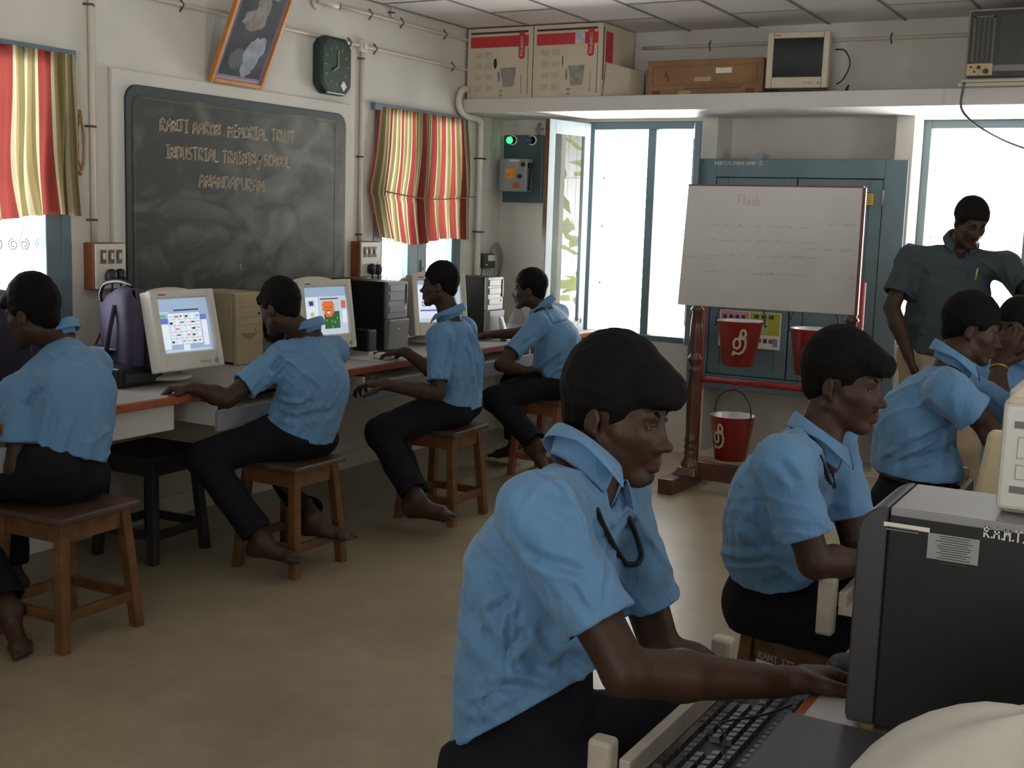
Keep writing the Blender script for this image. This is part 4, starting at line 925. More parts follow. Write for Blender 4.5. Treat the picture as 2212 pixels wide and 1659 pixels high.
# small things on the left counter
q = onz(804, 768, CZ)
sp = thing('desk_speaker', 'small black desk speaker in front of the black computer tower', 'speaker', (q[0]-.03, q[1], CZ))
mk('cabinet', MB().box((q[0]-.10, q[1]-.038, CZ+.022), (q[0]+.0, q[1]+.038, CZ+.135)), BLACK, sp, bevel=.006)
mk('grille_cloth', MB().box((q[0]-.002, q[1]-.032, CZ+.03), (q[0]+.003, q[1]+.032, CZ+.128)), DGREY, sp, bevel=.003)
mk('stand', MB().box((q[0]-.09, q[1]-.04, CZ), (q[0]+.006, q[1]+.04, CZ+.022)), M('pale_stand',(.42,.41,.38),.5), sp, bevel=.003)
def mouse(loc, rz, label, mat):
    t_ = thing('computer_mouse', label, 'mouse', loc, rz)
    b = MB(); n = 16; b.ball((0,0,0), 1., 20); b.v = [(x*.052*(1+.12*(x > 0)), y*.030*(1-.12*x), max(0, z*.034)+.001) for x, y, z in b.v]
    mk('shell', b, mat, t_, local=True)
    mk('button_split', MB().box((-.050, -.0008, .016), (-.022, .0008, .033)), DGREY, t_, local=True)
    mk('mouse_cord', MB().tube([(-.05, 0, .012), (-.09, .01, .006), (-.14, .05, .004), (-.2, .02, .004)], .002, 6), mat, t_, local=True)
    return t_
b = MB().box((-3.72, 4.86, CZ), (-3.52, 5.06, CZ+.004)); tag(recentre(mk('mouse_pad', b, M('pale_pad',(.50,.49,.47),.6,var=.1), bevel=.002), (-3.62, 4.96, CZ)), 'pale mouse pad on the counter under the hand of the boy with the mouse', 'mouse pad')
# black box (power supply) and dark adapters
bb = thing('power_unit', 'low black power supply box on the counter beside the purple bag', 'power supply', (-3.80, 3.56, CZ))
mk('case', MB().box((-4.02, 3.41, CZ+.006), (-3.73, 3.655, CZ+.085)), BLACK, bb, bevel=.012, seg=3)
mk('raised_lid', MB().box((-4.03, 3.52, CZ+.08), (-3.80, 3.72, CZ+.15)), BLACK, bb, bevel=.012)
mk('front_lip', MB().box((-3.735, 3.44, CZ+.02), (-3.725, 3.62, CZ+.06)), DGREY, bb, bevel=.003)
# purple school bag slumped behind the first monitor
bg = thing('school_bag', 'dark purple school bag slumped on the counter against the cream monitor', 'bag', (-3.97, 3.42, CZ))
PURP = M('dark_purple_cloth', (.052,.040,.082), .8, var=.25, vs=6, bump=.35, bs=14)
b = MB(); A_ = V3(-3.735, 3.515, 0); B_ = V3(-4.10, 3.70, 0); e_ = unit(B_-A_); n_ = V3(-e_[1], e_[0], 0)*-1
n_ = V3(e_[1]*-1, e_[0], 0); vs = []; fs = []; n = 48; L_ = np.linalg.norm(B_-A_)
rings = [(.055,.92,.040),(.10,1.0,.052),(.18,1.03,.058),(.26,1.04,.060),(.32,1.02,.062),(.36,.98,.060),(.385,.92,.050),(.40,.80,.028),(.402,.6,.006)]
for z, kx, th in rings:
    for i in range(n):
        a = 2*PI*i/n; cs, sn = math.cos(a), math.sin(a); q_ = 1/(abs(cs)**4+abs(sn)**4)**.25
        u_ = cs*q_*kx*L_/2; fold = .012*math.sin(u_*75+z*9)+.008*math.sin(u_*130-z*14)
        top = -.10*(u_/L_+.15)*(z/.4)**2 if u_ > -.1 else 0
        vs.append(tuple((A_+B_)/2+e_*u_+n_*(sn*q_*th+fold*(sn < 0)+.02*(z-.2))+V3(0, 0, CZ+z+top)))
for j in range(len(rings)-1):
    for i in range(n): fs.append((j*n+i, j*n+(i+1)%n, (j+1)*n+(i+1)%n, (j+1)*n+i))
fs += [tuple(range(n))[::-1], tuple((len(rings)-1)*n+i for i in range(n))]; b.add(vs, fs, 0, True); mk('bag_body', b, PURP, bg)
mk('carry_strap', MB().tube(sm([(-4.02, 3.58, CZ+.33), (-4.02, 3.58, CZ+.37), (-3.98, 3.57, CZ+.41), (-3.88, 3.56, CZ+.425), (-3.80, 3.56, CZ+.41)]), .009, 8), BLACK, bg)
mk('shoulder_strap', MB().tube(sm([(-3.85, 3.50, CZ+.33), (-3.86, 3.485, CZ+.25), (-3.90, 3.50, CZ+.15), (-3.95, 3.545, CZ+.09)]), .011, 8), PURP, bg)
# clear film and small white item by the second black tower
b = MB(); n = 14
vs = [(-3.62-.12*math.sin(PI*j/8)*.6, 6.42+.22*i/n, CZ+.03+.20*math.sin(PI*(i/n)**.8)*math.sin(PI*(.15+.7*j/8))) for j in range(9) for i in range(n+1)]
vs = [(-3.70+.018*j, 6.40+.20*i/n, CZ+.002+.19*math.sin(PI*min(1,(i/n)*.9+.06))*math.sin(PI*j/8)) for j in range(9) for i in range(n+1)]
b.add(vs, [(j*(n+1)+i, j*(n+1)+i+1, (j+1)*(n+1)+i+1, (j+1)*(n+1)+i) for j in range(8) for i in range(n)], 0, True)
tag(recentre(mk('plastic_cover', b, FILM), (-3.63, 6.5, CZ)), 'clear plastic cover on the counter in front of the boy nearest the corner', 'plastic cover')
q = onz(1092, 735, CZ)
b = MB().hexa([(q[0]-.03,q[1]-.02,CZ),(q[0]+.02,q[1]-.02,CZ),(q[0]+.02,q[1]+.03,CZ),(q[0]-.03,q[1]+.03,CZ)], [(q[0]-.05,q[1]-.015,CZ+.14),(q[0]-.03,q[1]-.015,CZ+.14),(q[0]-.03,q[1]+.02,CZ+.14),(q[0]-.05,q[1]+.02,CZ+.14)])
tag(recentre(mk('white_speaker', b, M('glossy_white',(.75,.75,.76),.25), bevel=.008), (q[0], q[1], CZ)), 'small white upright speaker beside the black tower in the corner', 'speaker')

# ------------------------------------------------------------------ stools
def stool(label, x, y, rz, wood, top, s=.335, h=.462, lean=.032, sx=1.):
    t_ = thing('wooden_stool', label, 'stool', (x, y, 0), rz)
    mk('seat', MB().box((-s/2*sx, -s/2, h-.026), (s/2*sx, s/2, h)), top, t_, bevel=.007, local=True)
    a = s/2-.045; e = a+lean; L = {}
    for i in (-1, 1):
        for j in (-1, 1):
            b = MB(); q = .019
            b.hexa([(i*e*sx-q, j*e-q, 0), (i*e*sx+q, j*e-q, 0), (i*e*sx+q, j*e+q, 0), (i*e*sx-q, j*e+q, 0)], [(i*a*sx-q, j*a-q, h-.026), (i*a*sx+q, j*a-q, h-.026), (i*a*sx+q, j*a+q, h-.026), (i*a*sx-q, j*a+q, h-.026)])
            mk('leg', b, wood, t_, bevel=.003, local=True)
    for i in (-1, 1):
        mk('apron', MB().box((i*a*sx-.010, -a+.018, h-.095), (i*a*sx+.010, a-.018, h-.026)), wood, t_, local=True, bevel=.002)
        mk('apron', MB().box((-a*sx+.018, i*a-.010, h-.095), (a*sx-.018, i*a+.010, h-.026)), wood, t_, local=True, bevel=.002)
        f = a+lean*.72; z = .10
        mk('stretcher', MB().box((i*f*sx-.011, -f+.015, z), (i*f*sx+.011, f-.015, z+.036)), wood, t_, local=True, bevel=.002)
        mk('stretcher', MB().box((-f*sx+.015, i*f-.011, z+.0), (f*sx-.015, i*f+.011, z+.036)), wood, t_, local=True, bevel=.002)
    return t_
stool('brown wooden stool under the boy sitting with his back turned at the left edge', -3.34, 2.80, .03, WOODS, WOODT, s=.36)
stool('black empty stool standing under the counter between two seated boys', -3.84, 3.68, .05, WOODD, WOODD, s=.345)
stool('brown wooden stool under the boy reaching to the counter', -3.235, 3.88, .0, WOODS, WOODT)
stool('brown wooden stool under the boy holding the mouse', -3.165, 4.955, .03, WOODS, WOODT)
stool('reddish wooden stool under the boy nearest the corner', -3.20, 6.15, -.05, M('reddish_wood',(.24,.085,.04),.42,var=.35,vs=14), WOODT)
st6 = stool('brown wooden stool with painted lettering under the bearded boy by the black tower', -.76, 3.075, -.30, WOODS, WOODT, s=.36)
b = MB(); write(b, 'RAMT ITI C9A 4', (-.100, -.1465, .462-.089), (1,0,0), (0,0,1), (0,-1,0), .017, .0036, width=.19); mk('painted_lettering', b, M('dull_white_paint',(.45,.42,.36),.7), st6, local=True)
stool('brown wooden stool under the boy at the black keyboard, nearest the camera', -.93, 1.76, .0, WOODS, WOODT)
stool('brown wooden stool under the leaning boy with an untucked shirt', -.70, 4.02, .1, WOODS, WOODT)
stool('brown wooden stool under the boy with chin on hand', -.42, 4.62, .0, WOODS, WOODT)

# ------------------------------------------------------------------ whiteboard on its turned wooden easel
ez = thing('easel_stand', 'dark turned wooden stand that carries the whiteboard', 'easel', (-1.95, 6.35, 0))
def turned(x, y, z0):
    b = MB(); pr_ = [(.045,.10),(.050,.12),(.050,.15),(.036,.17),(.030,.19),(.036,.20),(.036,.215),(.030,.225),(.036,.235),(.036,.25),(.030,.26),(.036,.27),(.036,.29),(.030,.30),(.032,.34),(.036,.46),(.033,.60),(.028,.66),(.040,.675),(.028,.69),(.028,.71),(.042,.73),(.042,.745),(.030,.76),(.030,.78),(.038,.83),(.034,.93),(.028,1.0),(.040,1.015),(.028,1.03),(.030,1.3),(.026,1.50),(.0,1.50)]
    b.lathe(pr_, (x, y, 0), 24); return b
for x in (-2.375, -1.53):
    mk('turned_post', turned(x, 6.30, 0), EASEL, ez)
    b = MB().box((x-.10, 6.085, 0), (x-.01, 6.62, .085)) if x < -2 else MB().box((x-.04, 6.085, 0), (x+.05, 6.62, .085))
    b.hexa([(x-.075,6.22,.085),(x+.06,6.22,.085),(x+.06,6.38,.085),(x-.075,6.38,.085)], [(x-.045,6.25,.13),(x+.045,6.25,.13),(x+.045,6.35,.13),(x-.045,6.35,.13)])
    mk('foot', b, EASEL, ez, bevel=.005)
mk('stretcher', MB().box((-2.40, 6.33, .055), (-1.50, 6.37, .155)), EASEL, ez, bevel=.004)
wb = thing('whiteboard', 'white marker board with faint pink handwriting on the wooden stand', 'whiteboard', (-1.97, 6.23, 1.05))
c00, c10, c11, c01 = ony(1463, 658, 6.21), ony(1847, 681, 6.21), ony(1866, 405, 6.235), ony(1487, 400, 6.235)
nb = V3(0, .022, 0)
mk('board_panel', MB().hexa([c00, c10, c10+nb, c00+nb], [c01, c11, c11+nb, c01+nb]), WBOARD, wb, bevel=.003)
uh = unit(c10-c00); Lw_ = np.linalg.norm(c10-c00); uv_ = unit(c01-c00); Lh_ = np.linalg.norm(c01-c00)
e0 = V3(0, -.002, 0)
mk('side_trim', MB().hexa([c10-uh*.004+e0, c10+uh*.012+e0, c10+uh*.012+nb, c10-uh*.004+nb], [c11-uh*.004+e0, c11+uh*.012+e0, c11+uh*.012+nb, c11-uh*.004+nb]), M('brown_trim',(.17,.05,.035),.5), wb)
mk('side_trim', MB().hexa([c01-uv_*.002+e0, c11-uv_*.002+e0, c11-uv_*.002+nb, c01-uv_*.002+nb], [c01+uv_*.006+e0, c11+uv_*.006+e0, c11+uv_*.006+nb, c01+uv_*.006+nb]), M('brown_trim',(0,0,0)), wb)
b = MB(); o_ = c00+V3(0,-.0015,0); nrm = V3(0,-1,0)
write(b, 'Flash', o_+uh*Lw_*.30+uv_*Lh_*.84, uh, uv_, nrm, .052, .0022, width=.13)
rn = random.Random(21)
for r, (u0, u1) in enumerate(((.16,.72),(.15,.76),(.14,.78),(.14,.70),(.72,.95),(.02,.14),(.70,.95),(.85,.95))):
    v = (.67,.55,.43,.29,.70,.40,.50,.28)[r]; x = u0
    while x < u1:
        wlen = rn.uniform(.04,.09); pts = []; k = int(wlen/.006)
        for i in range(k): pts.append(((x+.006*i)*Lw_, v*Lh_+rn.uniform(-.004,.012)*(1 if i % 2 else -.3)))
        if len(pts) > 1: b.ribbon(pts, o_, uh, uv_, nrm, .0016)
        x += wlen+rn.uniform(.015,.035)
mk('marker_lettering', b, PINK, wb)

# ------------------------------------------------------------------ fire bucket stand
fy = 6.78; FL, FR = -2.525, -1.60
fs_ = thing('bucket_stand', 'red pipe stand for the fire buckets behind the whiteboard', 'stand', (-2.06, fy, 0))
for x in (FL, FR):
    mk('upright', MB().tube([(x, fy, 0), (x, fy, 1.19)], .021, 14), REDP, fs_)
    mk('foot_plate', MB().bar((x, fy-.16, .02), (x, fy+.16, .02), .05, .04), REDP, fs_, bevel=.004)
for z in (.565, 1.10): mk('cross_rail', MB().tube([(FL, fy, z), (FR, fy, z)], .019, 14), REDP, fs_)
for (x, z) in ((-2.235, 1.10), (-1.81, 1.10), (-2.245, .565)): mk('hook', MB().tube([(x, fy-.01, z-.012), (x, fy-.10, z-.01), (x, fy-.165, z-.02), (x, fy-.185, z-.012), (x, fy-.19, z+.004)], .005, 8), REDP, fs_)
def bucket(label, x, y, ztop, rz, hh_=.165):
    rt_, rb_, h = .128, .086, .255
    t_ = thing('fire_bucket', label, 'bucket', (x, y, ztop-h), rz, group=None)
    b = MB(); b.lathe([(0,.012),(rb_-.004,.012),(rb_,0),(rb_+.003,.0),(rt_,h-.004),(rt_+.006,h),(rt_+.003,h+.004)], n=36); mk('pail', b, REDB, t_, local=True)
    b = MB(); b.lathe([(rt_+.003,h+.004),(rt_-.003,h),(rb_-.003,.02),(0,.018)], n=36); mk('lining', b, ZINC, t_, local=True)
    hp = [(0, -rt_-.012 if False else (rt_+.008)*math.cos(a), h-.02+.185*math.sin(a)**.8) for a in np.linspace(PI, 0, 25)]
    b = MB().tube([( (rt_+.008)*math.cos(a), 0, h-.015+hh_*abs(math.sin(a))**.75) for a in np.linspace(PI, 0, 25)], .0045, 8)
    for s in (-1, 1): b.tube([(s*(rt_+.008), -.0, h-.012), (s*(rt_+.012), -.008, h-.028), (s*(rt_+.020), -.010, h-.020)], .0045, 6)
    mk('bail_handle', b, IRONB, t_, local=True)
    # the painted Tamil letter, brushed round the conical side
    cir = [(.70+.17*math.cos(q), .86+.14*math.sin(q)) for q in np.linspace(PI, 3*PI, 18)]
    st = [cir, [(.53,.86),(.47,.74),(.40,.66)], [(.86,.66),(.20,.65),(.10,.56),(.07,.44),(.14,.32),(.32,.27),(.48,.35),(.52,.48),(.44,.62)], [(.84,.66),(.90,.50),(.86,.32),(.72,.16),(.50,.08),(.26,.09),(.10,.14),(.06,.03)]]
    q_ = MB(); LW_, LH_ = .082, .148
    for s_ in st:
        pts = []
        for (x0, y0), (x1, y1) in zip(s_[:-1], s_[1:]):
            k = max(1, int(math.hypot((x1-x0)*LW_, (y1-y0)*LH_)/.008))
            pts += [((x0+(x1-x0)*i/k-.5)*LW_, (y0+(y1-y0)*i/k-.5)*LH_) for i in range(k)]
        pts.append(((s_[-1][0]-.5)*LW_, (s_[-1][1]-.5)*LH_)); q_.ribbon(pts, (0,0,0), (1,0,0), (0,0,1), (0,0,0), .0135)
    def wrap(v):
        z = h*.55+v[2]; r = rb_+(rt_-rb_)*z/h+.004; a = -PI/2+v[0]/r; return (r*math.cos(a), r*math.sin(a), z)
    q_.v = [wrap(v) for v in q_.v]; mk('painted_letter', q_, M('cream_paint', (.60,.55,.42), .5), t_, local=True)
    return t_
IRONB = M('dark_wire_handle', (.03,.03,.035), .4)
bucket('red fire bucket hung at the upper left of the stand, in front of the poster', -2.235, fy-.16, .940, .36)
bucket('red fire bucket hung on the stand behind the head of the bearded boy', -1.81, fy-.16, .925, .3)
bucket('red fire bucket hung low on the stand with its wire handle raised', -2.245, fy-.17, .392, -.38)

# ------------------------------------------------------------------ right counter (the row nearest the camera)
RX = -.462
rc = thing('computer_counter', 'long pale computer counter with a red-brown edge on the right', 'counter', (.05, 2.2, 0))
mk('worktop', MB().box((RX, -.6, CZ-.028), (.50, 4.32, CZ)), LAMI, rc, bevel=.002)
mk('edge_strip', MB().box((RX-.016, -.6, CZ-.034), (RX, 4.32, CZ-.001)), EDGE, rc, bevel=.004)
for y in (-.5, 1.30, 2.33, 3.35, 4.285): mk('side_panel', MB().box((RX+.12, y, 0), (.45, y+.03, CZ-.028)), WHITEP, rc)
def rtray(label, y0, y1, xf, posts=True):
    t_ = thing('keyboard_tray', label, 'keyboard tray', (xf+.18, (y0+y1)/2, .6))
    mk('tray_board', MB().box((xf, y0+.02, .635), (xf+.42, y1-.02, .650)), TRAYW, t_)
    mk('front_rail', MB().box((xf-.004, y0+.03, .648), (xf+.015, y1-.03, .684)), TRAYW, t_, bevel=.003)
    for y in (y0, y1-.035): mk('end_post', MB().box((xf-.045, y, .585), (xf-.005, y+.035, .718)), TRAYW, t_, bevel=.008, seg=3)
    return t_
rtray('wooden keyboard tray holding the black keyboard in front', 1.575, 2.145, -.690)
rtray('wooden keyboard tray beside the bearded boy', 2.62, 3.20, -.625)
rtray('wooden keyboard tray under the leaning boy', 3.62, 4.18, -.585)
BK = M('black_key_plastic', (.040,.040,.041), .25, spec=.8)
keyboard('keyboard', 'black keyboard with missing keys on the tray in front of the nearest boy', (-.665, 1.865, .651), 0., .47, .165, BLACK, BK, drop=((2,3),(2,4),(2,5),(3,5),(3,4),(1,6)))
keyboard('keyboard', 'beige keyboard on the tray of the bearded boy', (-.575, 2.92, .651), 0., .44, .16, BEIGED, KBK)
keyboard('keyboard', 'beige keyboard on the tray of the leaning boy', (-.54, 3.90, .651), 0., .44, .16, BEIGED, KBK)
b = MB().tube(sm([(-.56, 1.70, .690), (-.58, 1.76, .692), (-.60, 1.80, .693), (-.55, 1.86, .697), (-.52, 1.92, .700)]), .0022, 6)
tag(recentre(mk('thin_cable', b, CORD), (-.56, 1.8, .69)), 'thin black cable lying across the black keyboard', 'cable')
fp_ = thing('flat_case', 'flat dark grey panel lying along the counter edge in front of the black tower', 'flat panel', (-.25, 1.3, CZ))
mk('lid', MB().box((-.474, .95, CZ+.004), (-.06, 1.733, CZ+.018)), M('satin_dark_grey',(.035,.036,.037),.33), fp_, bevel=.004, seg=3)
mk('edge_highlight', MB().box((-.4755, .95, CZ), (-.470, 1.733, CZ+.006)), M('silver_highlight',(.45,.46,.48),.3,metal=.4), fp_, bevel=.001)  # pale strip imitates the highlight along the panel's rounded plastic edge

# big black tower, side panel to the camera
tx, ty, tw, th, td = -.397, 1.763, .195, .335, .43
tz = CZ+.012
tt = thing('computer_tower', 'large black computer tower with stickers standing on the counter in front', 'computer', (tx+.2, ty+.1, CZ))
mk('side_panel', MB().box((tx+.042, ty, tz), (tx+td, ty+tw, tz+th-.012)), BLACKM, tt, bevel=.004)
b = MB(); n = 10
poly = [(tx+.042, tz), (tx+.004, tz), (tx, tz+.01), (tx, tz+th-.045)]+[(tx+.0+.042*(1-math.cos(PI/2*i/n)), tz+th-.045+.045*math.sin(PI/2*i/n)) for i in range(1, n+1)]
b.v = []; nn_ = len(poly)
b.add([(p[0], ty-.001, p[1]) for p in poly]+[(p[0], ty+tw+.001, p[1]) for p in poly], [tuple(range(nn_)), tuple(range(nn_, 2*nn_))[::-1]]+[(i, nn_+i, nn_+(i+1)%nn_, (i+1)%nn_) for i in range(nn_)])
mk('front_bezel', b, DGREY, tt, bevel=.003)
mk('top_cover', MB().box((tx+.044, ty+.002, tz+th-.014), (tx+td, ty+tw-.002, tz+th)), M('grey_top_steel',(.24,.235,.235),.42,var=.05), tt, bevel=.003)
mk('rubber_foot', MB().cyl((tx+.03, ty+.02, CZ), (tx+.03, ty+.02, tz), .012), M('yellow_foot',(.40,.30,.06),.5), tt)
for (dx, dy) in ((.03, tw-.02), (td-.03, .02), (td-.03, tw-.02)): mk('rubber_foot', MB().cyl((tx+dx, ty+dy, CZ), (tx+dx, ty+dy, tz), .012), BLACK, tt)
def onside(px, py): return ony(px, py, ty)
def sidebox(b, a, c_, lift=.0012): b.box((a[0], ty-lift, c_[2]), (c_[0], ty-lift+.0008, a[2]))
b = MB(); sidebox(b, onside(1910, 1126), onside(2008, 1150)); s1_ = mk('strip_label', b, PAPER, tt)
b = MB(); a = onside(1916, 1131)
for i in range(2): b.box((a[0], ty-.0016, a[2]-.004-.004*i), (a[0]+.045, ty-.0011, a[2]-.0025-.004*i))
mk('label_print', b, CGRY, s1_)
b = MB(); sidebox(b, onside(2006, 1150), onside(2112, 1222)); s2_ = mk('licence_label', b, M('grey_label',(.27,.30,.28),.6,var=.06), tt)
b = MB(); a = onside(2014, 1156)
for i in range(12): w_ = random.uniform(.035,.058); b.box((a[0]+.031-w_/2, ty-.0017, a[2]-.0035*i), (a[0]+.031+w_/2, ty-.0011, a[2]-.0035*i+.0011))
mk('label_print', b, CBLK, s2_)
b = MB(); a = onside(2126, 1158); write(b, 'R.A.M.T. 1', (a[0], ty-.001, a[2]), unit(V3(1,0,-.02)), (0,0,1), (0,-1,0), .0145, .0022, width=.066); mk('painted_lettering', b, M('white_paint',(.66,.66,.64),.6), tt)
# beige desktop unit on top of the black tower
q = onz(2132, 1110, tz+th); dx0, dy0 = q[0], q[1]; z0 = tz+th
dk = thing('desktop_unit', 'cream drive unit with slots standing on the big black tower', 'computer', (dx0+.15, dy0+.1, z0))
mk('case', MB().box((dx0+.006, dy0+.02, z0), (dx0+.30, dy0+.24, z0+.168)), BEIGE, dk, bevel=.014, seg=3)
fr_ = mk('front_panel', MB().box((dx0+.010, dy0, z0+.010), (dx0+.30, dy0+.022, z0+.160)), M('cream_front',(.53,.52,.47),.45), dk, bevel=.006)
for z in (z0+.035, z0+.128): mk('slot', MB().box((dx0+.026, dy0-.001, z), (dx0+.20, dy0+.004, z+.010)), M('slot_grey',(.13,.125,.115),.6), fr_)
b = MB()
for (za, zb) in ((.055,.075),(.085,.115)):
    for (u0, v0, u1, v1) in ((.032,za,.16,za+.0012),(.032,zb,.16,zb+.0012),(.032,za,.0332,zb)): b.box((dx0+u0, dy0-.0008, z0+v0), (dx0+u1, dy0+.001, z0+v1))
mk('panel_lines', b, CGRY, fr_)
# leaning beige monitor back behind it
q = atd(2125, 1060, 2.45)
b = MB(); xq, yq = q[0], q[1]
b.hexa([(xq-.045,yq,CZ),(xq+.25,yq,CZ),(xq+.25,yq+.06,CZ),(xq-.045,yq+.06,CZ)], [(xq-.005,yq+.02,1.095),(xq+.25,yq+.02,1.095),(xq+.25,yq+.06,1.095),(xq-.005,yq+.06,1.095)])
tag(recentre(mk('beige_panel', b, M('yellowed_beige',(.50,.44,.27),.5,var=.06), bevel=.012, seg=3), (xq, yq, CZ)), 'yellowed beige side of a monitor standing behind the cream drive unit', 'monitor')
b = MB(); q2 = atd(2200, 860, 3.6); b.box((q2[0]-.02, q2[1], CZ), (q2[0]+.30, q2[1]+.3, q2[2]+.03))
q2 = atd(2192, 838, 3.75)
t_ = thing('white_monitor', 'pale monitor at the right edge in front of the boy with chin on hand', 'monitor', (q2[0]+.2, q2[1]+.1, CZ))
mk('bezel', MB().box((q2[0], q2[1]-.12, CZ+.06), (q2[0]+.05, q2[1]+.22, q2[2]+.01)), IVORY, t_, bevel=.008)
mk('rear_housing', MB().box((q2[0]+.05, q2[1]-.08, CZ+.09), (q2[0]+.36, q2[1]+.18, q2[2]-.02)), IVORY, t_, bevel=.02)
mk('foot', MB().cyl((q2[0]+.15, q2[1]+.05, CZ), (q2[0]+.15, q2[1]+.05, CZ+.10), .10, .06), IVORY, t_)
# white dust cover over a machine, bottom right
pk = [onz(1812, 1659, .90)]
b = MB(); c0 = V3(-.12, 1.285, CZ+.02); n = 60; lev = 12; vs = []; fs = []
prof = [(0,1.05),(.06,1.04),(.11,1.0),(.15,.90),(.18,.76),(.205,.60),(.224,.44),(.236,.30),(.242,.16),(.244,.02)]
for z, k in prof:
    for i in range(n):
        a = 2*PI*i/n; cx_, sy_ = math.cos(a), math.sin(a); r = 1/(abs(cx_)**2.6+abs(sy_)**2.6)**(1/2.6); fold = 1+.05*(1-2*abs(math.sin(4.5*a+1)))*max(.15, 1-z/.24)+.015*math.sin(17*a)*max(0, .8-z/.2)
        vs.append((c0[0]+.172*k*r*cx_*fold+.03*(1-k), c0[1]+.135*k*r*sy_*fold, c0[2]+z*(1+.02*math.sin(5*a))))
for j in range(len(prof)-1):
    for i in range(n): fs.append((j*n+i, j*n+(i+1)%n, (j+1)*n+(i+1)%n, (j+1)*n+i))
fs.append(tuple((len(prof)-1)*n+i for i in range(n)))
b.add(vs, fs, 0, True)
tag(recentre(mk('dust_cover', b, M('white_dust_cloth',(.50,.48,.42),.8,var=.07,vs=9,bump=.35,bs=14)), c0), 'white dust cover draped over a machine at the bottom right', 'dust cover')
# ------------------------------------------------------------------ people: one continuous surface grown from a distance field
F32 = np.float32
class Prim: pass
def C(a, b, ra, rb=None, k=.02, flat=None, op='u'):
    p = Prim(); p.t = 'c'; p.a = np.array(a, float); p.b = np.array(b, float); p.ra = ra; p.rb = ra if rb is None else rb; p.k = k; p.flat = flat; p.op = op
    r = max(p.ra, p.rb); p.lo = np.minimum(p.a, p.b)-r; p.hi = np.maximum(p.a, p.b)+r; return p
def EL(c, ax, rad, k=.02, op='u'):
    p = Prim(); p.t = 'e'; p.c = np.array(c, float); p.ax = np.array(ax, float); p.r = np.array(rad, float); p.k = k; p.op = op
    e = np.sqrt(((p.ax*p.r[:, None])**2).sum(0)); p.lo = p.c-e; p.hi = p.c+e; return p
def CUT(pt, n, c=None, rad=9., k=.004):
    p = Prim(); p.t = 'p'; p.pt = np.array(pt, float); p.n = unit(n); p.k = k; p.op = 'i'; p.c = None if c is None else np.array(c, float); p.rad = rad
    p.lo = p.pt-rad if c is None else p.c-rad; p.hi = p.pt+rad if c is None else p.c+rad; return p
def FN(fn, lo, hi):
    p = Prim(); p.t = 'f'; p.fn = fn; p.lo = np.array(lo, float); p.hi = np.array(hi, float); p.op = 'x'; p.k = 0; return p
def pdist(p, X, Y, Z):
    if p.t == 'c':
        a, b = p.a, p.b; ba = b-a; dx, dy, dz = X-a[0], Y-a[1], Z-a[2]
        if p.flat is not None:
            n, s = p.flat; q = (dx*n[0]+dy*n[1]+dz*n[2])*(s-1); dx = dx+q*n[0]; dy = dy+q*n[1]; dz = dz+q*n[2]; ba = ba+n*(ba@n)*(s-1)
        L = float(ba@ba)+1e-12
        h = np.clip((dx*ba[0]+dy*ba[1]+dz*ba[2])/L, 0, 1)
        ex, ey, ez = dx-h*ba[0], dy-h*ba[1], dz-h*ba[2]
        return np.sqrt(ex*ex+ey*ey+ez*ez)-(p.ra+(p.rb-p.ra)*h)
    if p.t == 'e':
        dx, dy, dz = X-p.c[0], Y-p.c[1], Z-p.c[2]; k0 = 0; k1 = 0
        for i in range(3):
            q = (dx*p.ax[i][0]+dy*p.ax[i][1]+dz*p.ax[i][2])/p.r[i]; k0 = k0+q*q; k1 = k1+(q/p.r[i])**2
        k0 = np.sqrt(k0); k1 = np.sqrt(k1)+1e-9
        return k0*(k0-1)/k1
    if p.t == 'p': return (X-p.pt[0])*p.n[0]+(Y-p.pt[1])*p.n[1]+(Z-p.pt[2])*p.n[2]
def field(prims, h):
    us = [p for p in prims if p.op == 'u']
    lo = np.min([p.lo for p in us], 0)-.02; hi = np.max([p.hi for p in us], 0)+.02
    n = np.ceil((hi-lo)/h).astype(int)+1; A = np.full(n, .09, F32)
    g = [(lo[i]+h*np.arange(n[i])).astype(F32) for i in range(3)]
    for p in prims:
        m = p.k+5*h
        i0 = np.clip(np.floor((p.lo-m-lo)/h).astype(int), 0, n); i1 = np.clip(np.ceil((p.hi+m-lo)/h).astype(int)+1, 0, n)
        if (i1 <= i0).any(): continue
        sl = tuple(slice(i0[i], i1[i]) for i in range(3))
        X = g[0][sl[0]][:, None, None]; Y = g[1][sl[1]][None, :, None]; Z = g[2][sl[2]][None, None, :]
        a = A[sl]
        if p.op == 'x': A[sl] = p.fn(a, X, Y, Z); continue
        d = pdist(p, X, Y, Z).astype(F32)
        if p.op == 'u':
            if p.k > 0:
                q = np.maximum(p.k-np.abs(a-d), 0)/p.k; A[sl] = np.minimum(a, d)-q*q*p.k*.25
            else: A[sl] = np.minimum(a, d)
        else:
            if p.op == 's': d = -d
            if p.t == 'p' and p.c is not None:
                r = np.sqrt((X-p.c[0])**2+(Y-p.c[1])**2+(Z-p.c[2])**2); d = np.where(r < p.rad, d, -1).astype(F32)
            q = np.maximum(p.k-np.abs(a-d), 0)/max(p.k, 1e-9); A[sl] = np.maximum(a, d)+q*q*p.k*.25
    return A, lo, h
